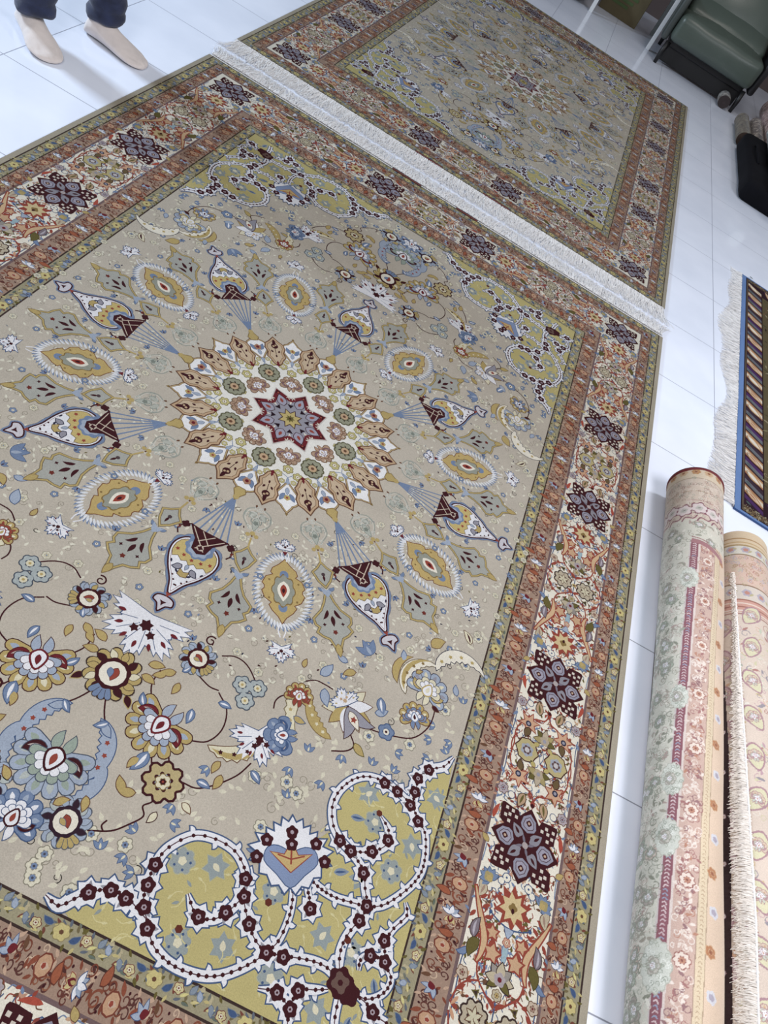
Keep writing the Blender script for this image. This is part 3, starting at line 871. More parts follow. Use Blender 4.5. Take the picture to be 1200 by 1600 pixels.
    spots = [(0.324, -1.273), (0.390, -1.254), (0.384, -1.303), (0.386, -1.404), (0.468, -1.376), (0.255, -1.433), (0.400, -1.386), (0.638, -0.961), (0.616, -1.028), (0.674, -1.013), (0.684, -1.140), (0.623, -1.154), (0.744, -1.094), (0.774, -1.022), (0.771, -1.039), (0.519, -1.244), (0.646, -1.277), (0.530, -1.219), (0.797, -1.042), (0.798, -0.889), (0.775, -1.302), (0.714, -1.279), (0.682, -1.399), (0.754, -1.381), (0.821, -1.166), (0.779, -1.087), (0.513, -1.280), (0.489, -1.456), (0.533, -1.438), (0.609, -1.262), (0.577, -1.386), (0.674, -1.345), (0.817, -1.247), (0.823, -1.124), (0.826, -1.080), (0.350, -1.402), (0.207, -1.431), (0.188, -1.463), (0.595, -0.995)]
    for i, (x, y) in enumerate(spots):
        if abs(x) > FX - .02 or abs(y) > FY - .02 or any(math.hypot(x - a, y - b) < .055 for a, b in seen):
            continue
        seen.append((x, y))
        k = i % 3
        if k == 0:
            P.add(o(lobes(7, .026, .3), (150, 160, 158), (176, 176, 140), .002), x, y, x * 20, lv=T, sym='q')
            P.add([(lobes(5, .009, .3), 3, CREAM)] + [(circ(.003, 5, .017 * math.cos(a), .017 * math.sin(a)), 3, DBLUE) for a in (0, 1.2, 2.5, 3.8, 5)] + ([(circ(.008, 6, .02, .012), 4, (110, 44, 30))] if i % 2 else []), x, y, x * 20, lv=T, sym='q')
        elif k == 1:
            P.add(o(starp(6, .028, .017), (146, 158, 158), (176, 176, 140), .0015) + [(leafp(.02, .012) + [-.008, 0], 3, CREAM)], x, y, x * 31, lv=T, sym='q')
        else:
            P.add(leaf(.036, .016, (130, 146, 166), (168, 172, 150), vein=DBLUE), x, y, x * 31, lv=T, sym='q')
    import_poly = np.array(yp)

    def inside(x, y):
        n_ = len(import_poly)
        c = False
        for i in range(n_):
            x1, y1 = import_poly[i]
            x2, y2 = import_poly[i - 1]
            if (y1 > y) != (y2 > y) and x < (x2 - x1) * (y - y1) / (y2 - y1) + x1:
                c = not c
        return c
    for k in range(150):
        x, y = rr.uniform(.2, FX - .01), rr.uniform(-FY + .01, -.86)
        if inside(x, y):
            P.add([(rib([(0, 0), (.012, .004), (.018, .014)], .002), 1, (212, 198, 130))] + tr([(leafp(.012, .005), 1, (212, 200, 136))], .018, .012, 1.2), x, y, rr.random() * 6, lv=T, sym='q')
            if k % 4 == 0:
                P.add([(leafp(.016, .006), 1, (142, 152, 150))], x + .01, y + .015, rr.random() * 6, lv=T, sym='q')
    # pale scrolling sprigs in the field outside the spandrels
    ep = np.array(edge)
    for k in range(1500):
        x, y = rr.uniform(0, FX - .02), rr.uniform(-FY + .02, 0)
        if inside(x, y) or x * x + y * y < .87 ** 2:
            continue
        dd = np.min(np.hypot(ep[:, 0] - x, ep[:, 1] - y))
        if not (.025 < dd < .15 or (FX - x < .12 and y > -.85) or (x < .3 and y < -1.36)):
            continue
        if rr.random() < .6:
            P.add(curl(rr.uniform(.008, .014), .0018, (150, 140, 118), 1.2, rr.choice((-1, 1))), x, y, rr.random() * 6, lv=B - 2, sym='q')
            P.add([(leafp(.018, .009), 0, (216, 208, 180))], x + .006, y, rr.random() * 6, lv=B - 1, sym='q')
        elif k % 4 == 0:
            P.add(rosette(.015, 6, (218, 210, 182), (140, 132, 112), BLUE, (70, 70, 90)), x, y, rr.random() * 6, lv=B, sym='q')
        elif k % 4 == 1:
            P.add(tulip(.02, BLUE, DBLUE, CREAM), x, y, rr.random() * 6, lv=B, sym='q')

    # ---- main border
    M = B

    def star8():
        m = []
        for k in range(4):
            a = PI / 4 + k * PI / 2
            # latticed arm
            arm = np.array([(.02, .026), (.060, .034), (.066, .026), (.078, .030), (.090, .018), (.110, .004), (.112, -.002), (.104, -.012), (.094, -.020), (.080, -.032), (.066, -.026), (.060, -.036), (.02, -.026)])
            m += tr([(arm, 0, MAR)], rot=a)
            for (u, v) in ((.066, .014), (.066, -.012), (.082, .014), (.082, -.012), (.095, .003), (.078, .0)):
                m += tr([(np.array([(u - .0058, v), (u, v + .0058), (u + .0058, v), (u, v - .0058)]), 2, (214, 200, 184))], rot=a)
            m += tr([(leafp(.044, .026) + [.014, 0], 2, (140, 136, 148)), (leafp(.020, .007) + [.030, 0], 3, MAR), (leafp(.016, .006), 3, MAR)], rot=a)
            b = k * PI / 2
            m += tr([(np.array([(.0, .02), (.04, .036), (.055, .034), (.075, .020), (.096, 0), (.075, -.020), (.055, -.034), (.04, -.036), (0, -.02)]), 1, MAR)], rot=b)
            fl = np.array([(.032, 0), (.040, .018), (.050, .022), (.058, .020), (.068, .018), (.082, 0), (.068, -.018), (.058, -.020), (.050, -.022), (.040, -.018)])
            m += tr([(fl, 2, (146, 144, 164)), (grow(fl, -.006), 3, MAR), (grow(fl, -.0075), 4, (160, 154, 172)), (lobes(4, .008, .3) + [.057, 0], 5, MAR), (circ(.004, 5, .057), 6, (196, 160, 130))], rot=b)
        m += [(circ(.024, 12), 2, MAR)]
        for k in range(8):
            m += tr([(leafp(.022, .007) + [.006, 0], 3, (120, 112, 128) if k % 2 else MAR)], rot=k * PI / 4 + PI / 8)
        m += [(circ(.0085, 8), 5, (176, 160, 158))]
        return m

    def burst():
        m = [(starp(10, .052, .032), 0, RED), (starp(8, .036, .022, .2), 1, (214, 186, 128)), (lobes(4, .012, .4), 2, DGOLD), (leafp(.014, .008), 3, MAR)]
        return m

    def half_big():
        m = []
        m += tr(burst(), .152, 0, .1, lv=2)
        for s in (1, -1):
            q = []
            q += petals(7, .026, -1.7, 1.7, .014, BLUE, (70, 90, 120), w=.0015)
            q += [(circ(.008, 6), 5, GOLD), (lobes(4, .013, .3) + [.004, 0], 4, (170, 150, 90))]
            m += tr(q, .115, s * .072, PI * .75 * s, lv=2)
            m += tr(leaf(.034, .020, (196, 180, 146), BRN, w=.0018, vein=SALM), .130, s * .078, s * .3, lv=2) + tr(leaf(.028, .016, (190, 172, 140), BRN, w=.0018), .122, s * .088, s * -.1, lv=2)
            m += tr(o(circ(.010, 8), IVORY, DBLUE, .002), .094, s * .030, lv=1) + [(circ(.003, 5, .094, s * .030), 4, DBLUE)] + tr(o(circ(.008, 8), IVORY, DBLUE, .002), .106, s * .042, lv=1)
            m += [(rib([(.085, s * .10), (.06, s * .098), (.04, s * .098)], .0025), 1, BLUE)]
            # long flaming leaf
            fl = rib([(.145, s * .100, .003), (.18, s * .084, .008), (.215, s * .066, .012), (.245, s * .054, .014), (.275, s * .056, .008), (.292, s * .062, .003)], .01)
            m += [(grow(fl, .0035), 2, RED), (fl, 3, (214, 172, 122))]
            for (u, v, a) in ((.165, .084, -2.3), (.182, .074, -2.2), (.20, .064, -2.0), (.216, .055, -2.2), (.232, .046, -2.2), (.25, .042, -2.4), (.268, .048, -2.6), (.195, .088, .6), (.212, .078, .6), (.236, .068, .8), (.256, .064, .9)):
                m += tr([(leafp(.022, .009), 2, RED)], u, s * v, s * a)
            m += tr(leaf(.046, .020, (128, 112, 122), DBRN, bend=s * .9, w=.0018, vein=(180, 170, 180)), .250, s * .080, PI - s * .3, lv=4)
            m += tr(leaf(.046, .024, OLIVE, (70, 60, 24), bend=-s * 1.0, w=.0015), .250, s * .066, s * .9, lv=6)
            m += tr(o(starp(5, .020, .011), (206, 160, 116), RED, .004), .262, s * .030, s * .7, lv=3)
            m += tr(o(starp(5, .015, .008), (206, 160, 116), RED, .0035), .222, s * .038, s * 1.7, lv=3)
            m += [(rib([(.180, s * .055), (.188, s * .040), (.196, s * .018), (.198, 0)], .0032), 1, DBLUE), (circ(.005, 6, .182, s * .052), 1, DBLUE)]
            m += tr(o(leafp(.03, .012, s * 1.5), BLUE, DBLUE, .0015), .275, s * .090, s * .2, lv=2)
            m += [(rib([(.275, s * .092), (.31, s * .097), (.35, s * .095), (.39, s * .094)], .0028), 1, DBLUE)]
            m += tr(rosette(.014, 5, (200, 176, 150), BRN, SALM, DRED), .326, s * .088, lv=3)
            m += [(rib([(.288, s * .060), (.320, s * .052), (.345, s * .026), (.365, 0)], .004), 1, RED)]
            m += [(rib([(.325, s * .045), (.335, s * .070), (.355, s * .090), (.385, s * .100)], .004), 1, RED)]
            m += tr([(leafp(.024, .010), 2, RED)], .36, s * .092, -s * 2.3) + tr([(leafp(.022, .009), 2, RED)], .336, s * .062, s * 1.9)
            m += tr([(leafp(.026, .008), 2, (212, 150, 110))], .372, s * .084, s * .6)
            m += [(starp(3, .012, .005, .4) + [.350, s * .048], 3, OLIVE), (starp(3, .006, .003, .4) + [.350, s * .048], 4, DBRN)]
        m += tr(o(starp(3, .014, .008), LBLUE, DBLUE, .0015), .206, 0, 0, lv=2)
        m += tr(leaf(.05, .014, (150, 180, 190), BLUE, w=.0015), .228, 0, 0, lv=2) + tr(rosette(.010, 5, (206, 150, 120), RED, CREAM, RED), .228, 0, lv=4)
        pm = petals(5, .030, -1.6, 1.6, .018, (190, 174, 140), DBRN, cols=((190, 174, 140), (150, 140, 130)))
        pm += petals(2, .030, 2.2, -2.2, .014, OLIVE, DBRN) + [(lobes(5, .013, .3), 5, (170, 156, 160)), (circ(.005, 6), 6, DRED)]
        m += tr(pm, .305, 0, PI, 1.15, lv=3)
        m += tr(rosette(.012, 6, (190, 174, 140), BRN, GOLD, BRN), .336, 0, lv=3)
        m += [(rib([(.34, 0), (.395, 0)], .003), 1, DBLUE)]
        return m

    def mid_big():
        m = []
        for s in (1, -1):
            m += tr(rosette(.032, 8, (188, 172, 142), DBRN, (150, 140, 160), DRED, .35), 0, s * .042, .3, lv=3)
            m += tr(petals(6, .02, 0, 5.2, .008, (206, 196, 160), BRN), 0, s * .042, lv=7)
            m += [(rib([(-.02, s * .102), (0, s * .094), (.02, s * .102)], .003), 1, DBLUE)]
            m += tr([(leafp(.026, .009), 2, RED)], 0, s * .080, s * 1.2) + tr([(leafp(.02, .009), 2, (212, 150, 110))], -.012, s * .074, 2.4)
            m += tr([(leafp(.026, .010), 2, RED)], s * .035, .0, s * 1.0) + tr([(leafp(.026, .010), 2, RED)], s * .035, .0, -s * 1.0)
        m += [(lobes(5, .008, .3), 3, GOLD), (circ(.003, 5), 4, MAR)]
        return m

    def half_small():
        m = []
        for s in (1, -1):
            fl = starp(6, .030, .014, .3)
            m += tr([(grow(fl, .003), 2, RED), (fl, 3, (212, 160, 120)), (circ(.009, 8, .004, 0), 4, NAVY), (circ(.005, 6, .004, 0), 5, LAV)], .165, s * .054, s * .5)
            m += tr(leaf(.040, .022, (188, 150, 110), DBRN, w=.002, vein=OLIVE), .125, s * .028, PI - s * .25, lv=3)
            m += tr(rosette(.015, 7, (176, 160, 166), BRN, LAV, DRED), .112, s * .088, lv=3)
            m += tr(o(circ(.009, 8), IVORY, DBLUE, .0018), .105, s * .062, lv=2)
            m += tr(leaf(.030, .018, (110, 86, 50), MAR, w=.002), .180, s * .052, s * .2, lv=3)
            m += [(rib([(.115, 0), (.135, s * .010), (.142, s * .030), (.150, s * .046)], .004), 1, RED)]
            m += [(rib([(.175, s * .075), (.195, s * .085), (.215, s * .088), (.25, s * .084)], .0035), 1, RED)]
            m += [(rib([(.14, s * .098), (.18, s * .096), (.22, s * .099)], .0025), 1, DBLUE)] + tr([(leafp(.02, .009), 2, BLUE)], .15, s * .094, s * .6)
            m += tr([(leafp(.045, .012, -s * .5), 2, (190, 70, 50))], .026, s * .097, 0)
            m += tr(leaf(.020, .012, (190, 170, 90), BRN, w=.0012), .21, s * .014, s * .9, lv=2)
            m += tr(leaf(.024, .014, GOLD, BRN, w=.0012), -.036, s * .095, s * .9, lv=2)
        m += [(leafp(.024, .014) + [.098, 0], 3, RED), (circ(.006, 6, .105), 4, MAR)]
        ol = petals(5, .034, -1.7, 1.7, .018, GOLD, DBRN, cols=(OLIVE, (170, 150, 90), (190, 170, 140)), w=.0015)
        ol += [(lobes(5, .015, .3), 5, (180, 160, 130)), (circ(.006, 6), 6, LAV)]
        m += tr(ol, .195, 0, PI, lv=3)
        return m

    def mid_small():
        m = []
        for s in (1, -1):
            sq = np.array([(-.026, .020), (-.012, .026), (0, .034), (.012, .026), (.026, .020), (.032, 0), (.026, -.020), (.012, -.026), (0, -.034), (-.012, -.026), (-.026, -.020), (-.032, 0)])
            m += tr([(grow(sq, .003), 2, MAR), (sq, 3, (190, 172, 110)), (lobes(6, .020, .3), 4, (160, 166, 180)), (lobes(6, .013, .3, .5), 5, (100, 70, 70)), (circ(.008, 6), 6, (196, 190, 190))], 0, s * .045)
            m += [(rib([(-.02 * s, 0), (.0, s * .006), (.02 * s, 0)], .002), 1, DBLUE)]
            m += [(rib([(-.03, s * .086), (0, s * .092), (.03, s * .086)], .0035), 1, RED)]
        return m

    sb, hb, mb, hs, ms = star8(), half_big(), mid_big(), half_small(), mid_small()
    tc = 1.048
    ty = HL - .202

    def side(m, along, dirn, right=True, lv=0):
        if right:                      # s runs along y (negative half mirrored)
            q = [(np.stack([tc + P_[:, 1], along + dirn * P_[:, 0]], 1), l + lv, c) for P_, l, c in m]
        else:
            q = [(np.stack([along + dirn * P_[:, 0], -ty + P_[:, 1]], 1), l + lv, c) for P_, l, c in m]
        P.sym(q, 'q' if abs(along) > 1e-6 else ('h' if right else 'v'))
    for a in (-.395, -.885, -ty):
        side(sb, a, 1, True, M + 4)
    side(sb, .25, 1, False, M + 4)
    side(hb, -.395, 1, True, M)
    side(hb, -.885, -1, True, M)
    side(hb, -ty, 1, True, M)
    side(hs, -.395, -1, True, M)
    side(hs, -.885, 1, True, M)
    side(mb, 0, 1, True, M)
    side(mb, -1.28, 1, True, M)
    side(ms, -.640, 1, True, M)
    side(hb, .25, 1, False, M)
    side(hb, tc, -1, False, M)
    side(mb, .649, 1, False, M)
    side(hs, .25, -1, False, M)
    side(ms, 0, 1, False, M)
    # small filler tendrils on the ivory ground
    for k in range(1500):
        al = rnd.uniform(0, 1.6)
        t = rnd.uniform(-.095, .095)
        mm = [(rib([(0, 0), (.008, .005), (.016, 0)], .002), 0, rnd.choice((RED, BLUE, BRN, DBLUE))), (leafp(.013, .006) + [.012, 0], .4, rnd.choice((RED, (206, 160, 120), OLIVE, BLUE, BRN, (150, 60, 50), (196, 140, 110))))]
        if al < 1.6:
            P.add(mm, tc + t, -al, rnd.random() * 6, lv=M - 1, sym='q')
        if al < .95:
            P.add(mm, al, -ty + t, rnd.random() * 6, lv=M - 1, sym='q')

    # ---- guard stripes
    def green_unit(w):
        k = w / .040
        m = tr(o(lobes(6, .0155, .3), (206, 188, 112), (150, 132, 84), .0015), 0, 0) + [(circ(.0045, 6), 3, BRN)]
        for s in (1, -1):
            m += tr(leaf(.022, .011, DBLUE, (120, 130, 140), bend=s, w=.0012), s * .020, -.008 * s, s * .3 if s > 0 else PI + .3, lv=2)
            m += tr(rosette(.010, 5, (206, 190, 130), DRED, CREAM, DRED), s * .048, .005 * s, lv=2)
            m += tr([(leafp(.018, .006), 2, (214, 202, 120))], s * .055, -.006, s * .6)
            m += tr(leaf(.020, .010, (130, 144, 160), (90, 104, 130), w=.001), s * .072, .004, 1.2 * s, lv=2) + tr([(leafp(.018, .006), 2, (206, 190, 120))], s * .078, -.008, .4)
            m += tr([(leafp(.016, .007), 1, OLIVE)], s * .034, .012 * s, s) + tr([(leafp(.016, .006), 1, (98, 110, 96))], s * .062, -.014, 0)
        m += tr(leaf(.018, .010, LBLUE, BLUE, w=.001), .094, 0, 2, lv=2)
        g = random.Random(3)
        for i in range(46):
            m += tr([(leafp(.015, .0055, g.uniform(-1, 1)), 0, g.choice(((196, 178, 108), (112, 116, 104), (96, 104, 118), OLIVE, (186, 172, 130), (128, 66, 50), (120, 104, 66))))], g.uniform(-.097, .097), g.uniform(-.016, .016), g.random() * 6, lv=-.6 + i * .008)
        return [(P_ * [1, k], l, c) for P_, l, c in m]

    def salmon_unit(w):
        k = w / .046
        m = petals(5, .017, -1.3, 1.3, .008, WHITE, DBLUE, cols=(WHITE, LBLUE), w=.0012)
        m += tr([(leafp(.016, .010), 5, DRED), (leafp(.01, .005), 6, GOLD)], -.004, 0, PI)
        m += tr(petals(3, .014, -.7, .7, .008, (206, 186, 120), RED, w=.001), -.008, 0, PI, lv=3)
        for s in (1, -1):
            m += tr(curl(.012, .0034, (146, 72, 48), 1.2, s), s * .036 + .010, .004, s, lv=1)
            m += tr(leaf(.026, .014, (170, 84, 52), (110, 50, 36), bend=s, w=.0015), s * .036, .010 * s, s * .9 + (PI if s < 0 else 0), lv=1)
            m += tr(o(circ(.013, 9), (200, 150, 110), (130, 56, 40), .0022) + [(leafp(.016, .009) + [-.006, 0], 3, (206, 170, 140)), (circ(.004, 5), 4, RED)], s * .068, -.002 * s, lv=2)
            m += tr([(leafp(.02, .008), 1, (150, 70, 46))], s * .082, .010, s * 2.2)
            m += [(circ(.0024, 5, s * .022, .015), 1, MAR), (circ(.0024, 5, s * .05, -.016), 1, MAR), (circ(.0024, 5, s * .09, .016), 1, MAR)]
        m += tr(petals(3, .02, -.8, .8, .008, LBLUE, DBLUE, w=.001), .128, 0, PI * .8, lv=2) + tr([(leafp(.016, .012), 5, DRED)], .122, 0, .5, lv=2)
        m += tr([(leafp(.018, .008), 1, (150, 70, 46))], .105, -.008, 1) + tr([(leafp(.018, .008), 1, BRN)], .148, .008, 2)
        g = random.Random(4)
        for i in range(44):
            m += tr(curl(g.uniform(.006, .010), .0024, g.choice(((130, 62, 42), (110, 54, 44), (206, 172, 140), (96, 50, 44), (150, 84, 56))), 1.1, g.choice((-1, 1))), g.uniform(-.135, .135), g.uniform(-.016, .016), g.random() * 6, lv=-.6 + i * .008)
            m += tr([(leafp(.013, .005), 0, g.choice(((140, 66, 44), (90, 44, 40), (200, 160, 130))))], g.uniform(-.135, .135), g.uniform(-.018, .018), g.random() * 6, lv=-.2 + i * .004)
        return [(P_ * [1, k], l, c) for P_, l, c in m]

    for d, wd, fn, per in ((.0245, .038, green_unit, .195), (.070, .045, salmon_unit, .275), (.345, .066, salmon_unit, .275), (.404, .038, green_unit, .195)):
        u = fn(wd)
        xr = HW - d
        yr = HL - d
        n = round(2 * yr / per)
        pp = 2 * yr / n
        for i in range(n):
            al = -yr + (i + .5) * pp
            for s in (1, -1):
                q = [(np.stack([s * (xr - P_[:, 1]), al + P_[:, 0]], 1), l + B, c) for P_, l, c in u]
                P.L += q
        n = round(2 * xr / per)
        pp = 2 * xr / n
        for i in range(n):
            al = -xr + (i + .5) * pp
            for s in (1, -1):
                q = [(np.stack([al + P_[:, 0], s * (yr - P_[:, 1])], 1), l + B, c) for P_, l, c in u]
                P.L += q
    return P

# ---------------------------------------------------------------- floor and back wall
def tile_material():
    m = bpy.data.materials.new('glazed floor tile')
    m.use_nodes = True
    nt = m.node_tree
    b = nt.nodes['Principled BSDF']
    tc = nt.nodes.new('ShaderNodeTexCoord')
    mp = nt.nodes.new('ShaderNodeMapping')
    mp.vector_type = 'TEXTURE'
    mp.inputs['Location'].default_value = (-1.672, 0.958, 0)
    mp.inputs['Rotation'].default_value = (0, 0, 0.0182)
    mp.inputs['Scale'].default_value = (0.5455, 0.5425, 1)
    nt.links.new(tc.outputs['Object'], mp.inputs['Vector'])
    sp = nt.nodes.new('ShaderNodeSeparateXYZ')
    nt.links.new(mp.outputs[0], sp.inputs[0])
    ds = []
    for ax in (0, 1):
        f = nt.nodes.new('ShaderNodeMath')
        f.operation = 'PINGPONG'
        f.inputs[1].default_value = 0.5
        nt.links.new(sp.outputs[ax], f.inputs[0])
        ds.append(f)
    mn = nt.nodes.new('ShaderNodeMath')
    mn.operation = 'MINIMUM'
    nt.links.new(ds[0].outputs[0], mn.inputs[0])
    nt.links.new(ds[1].outputs[0], mn.inputs[1])
    mr = nt.nodes.new('ShaderNodeMapRange')
    mr.inputs['From Min'].default_value = 0.0028
    mr.inputs['From Max'].default_value = 0.0042
    nt.links.new(mn.outputs[0], mr.inputs['Value'])
    n = nt.nodes.new('ShaderNodeTexNoise')
    n.inputs['Scale'].default_value = 3.0
    n.inputs['Detail'].default_value = 5
    nt.links.new(tc.outputs['Object'], n.inputs['Vector'])
    r = nt.nodes.new('ShaderNodeValToRGB')
    r.color_ramp.elements[0].position = 0.3
    r.color_ramp.elements[0].color = lin((214, 220, 234))
    r.color_ramp.elements[1].position = 0.7
    r.color_ramp.elements[1].color = lin((226, 231, 244))
    nt.links.new(n.outputs['Fac'], r.inputs[0])
    mx = nt.nodes.new('ShaderNodeMix')
    mx.data_type = 'RGBA'
    mx.inputs[6].default_value = lin((140, 144, 158))
    nt.links.new(mr.outputs[0], mx.inputs[0])
    nt.links.new(r.outputs[0], mx.inputs[7])
    nt.links.new(mx.outputs[2], b.inputs['Base Color'])
    rr_ = nt.nodes.new('ShaderNodeMapRange')
    rr_.inputs['To Min'].default_value = 0.8
    rr_.inputs['To Max'].default_value = 0.13
    nt.links.new(mr.outputs[0], rr_.inputs['Value'])
    nt.links.new(rr_.outputs[0], b.inputs['Roughness'])
    b.inputs['Specular IOR Level'].default_value = 0.5
    bp = nt.nodes.new('ShaderNodeBump')
    bp.inputs['Strength'].default_value = 0.4
    bp.inputs['Distance'].default_value = 0.001
    nt.links.new(mr.outputs[0], bp.inputs['Height'])
    nt.links.new(bp.outputs[0], b.inputs['Normal'])
    return m


bm = bmesh.new()
add_box(bm, -7, 5.5, -4.5, 8.4, -0.08, 0.0)
tag(bmo('floor', bm, tile_material()), kind='structure', label='white glazed floor tiles with thin grey joints')
bm = bmesh.new()
add_box(bm, -7, 5.5, 8.4, 8.5, 0, 3.2)
tag(bmo('wall_back', bm, mat('back wall paint', (92, 80, 78), 0.8, noise=0.06, nscale=3)), kind='structure')

# ---------------------------------------------------------------- the two large flat carpets
CARPET_LOOK = wool_material('knotted wool and silk pile', sheen=0.0, var=0.12)
COTTON = mat('cotton fringe', (212, 210, 210), 0.9, noise=0.08, nscale=60, sheen=0.2)
pile_mesh = draw_carpet().mesh('carpet_pile', 0.0100, 0.00004, slab=(-1.27, 1.27, -1.876, 1.876))


def tassels(x0, x1, y, dirn, length, n, seed, knot=True, spread=0.012, wave=0.0, z0=0.006, rad=0.0013):
    """cotton warp ends: thin three-sided strands leaving the carpet end at y"""
    rn = random.Random(seed)
    V, F = [], []
    for i in range(n):
        x = x0 + (x1 - x0) * (i + rn.random() * .8) / n
        L = length * rn.uniform(.82, 1.06)
        dx = rn.gauss(0, spread) + wave * math.sin(x * 9) + wave * .6 * math.sin(x * 23 + 1)
        if x > 1.12 and knot:
            dx += (x - 1.12) / .15 * .06
        if x < -1.15 and knot:
            dx += (x + 1.15) / .15 * .05
        ph, am = rn.uniform(0, 6.3), rn.uniform(.002, .008)
        top = z0 + rn.uniform(0, .006)
        K = 6
        base = len(V)
        for k in range(K + 1):
            t = k / K
            px = x + dx * t * t + am * math.sin(ph + t * 7)
            py = y + dirn * L * t
            pz = max(.0016, top * (1 - t) + .0022 + .002 * math.sin(ph * 2 + t * 8) * t)
            r = rad * (1.5 if k in (1,) and knot else 1.0) * (1 - .45 * t)
            for a in (0, 2.09, 4.19):
                V.append((px + r * 1.3 * math.cos(a + ph), py, pz + r * math.sin(a + ph)))
        for k in range(K):
            for j in range(3):
                a, b = base + 3 * k + j, base + 3 * k + (j + 1) % 3
                F.append((a, b, b + 3, a + 3))
    me = bpy.data.meshes.new('fringe')
    me.from_pydata(V, [], F)
    return me


def web(x0, x1, y, dirn, wd, seed):
    """the woven cotton end the strands come out of"""
    bm = bmesh.new()
    add_box(bm, x0, x1, min(y, y + dirn * wd), max(y, y + dirn * wd), 0.0008, 0.0085, 0.002, 2)
    return bm


def make_carpet(loc, label, seeds, strips, ends=(1, -1)):
    t = empty('patterned_carpet', loc, label, 'carpet', None)
    link('pile', pile_mesh, None if pile_mesh.materials else CARPET_LOOK, t)
    for d, s in ((1, seeds[0]), (-1, seeds[1])):
        if d not in ends:
            continue
        bmo('woven_end', web(-1.265, 1.265, 1.875 * d, d, .014, s), COTTON, t)
        tag(link('fringe', tassels(-1.262, 1.262, 1.886 * d, d, .134, 2200, s, wave=.012, spread=.022), COTTON, t), kind='stuff', label='off-white knotted cotton fringe')
    for x, y, wd in strips:
        bm = bmesh.new()
        add_box(bm, x - wd / 2, x + wd / 2, y, y + .017, .0128, .0142, .0005, 1)
        lb = bmo('label_strip', bm, mat('dark woven label', (40, 26, 28), .8), t)
        tag(lb, label='small dark woven strip sewn on the fringed end')
        bm = bmesh.new()
        add_box(bm, x - wd / 2 + .002, x + wd / 2 - .002, y + .002, y + .006, .0143, .0146)
        bmo('stitching', bm, mat('red stitching', (140, 50, 40), .8), lb)
    return t


make_carpet((0, 0, 0), 'large beige patterned carpet with round star medallion, nearest the camera', (1, 2), [(-.20, 1.864, .16), (.135, 1.864, .12)])
make_carpet((-.007, 4.055, 0), 'beige medallion carpet lying beyond the fringe of the nearest large carpet', (3, 4), [(-.165, -1.884, .16), (.235, -1.884, .16)], ends=(-1,))

# ---------------------------------------------------------------- olive carpet with blue edge, at the right


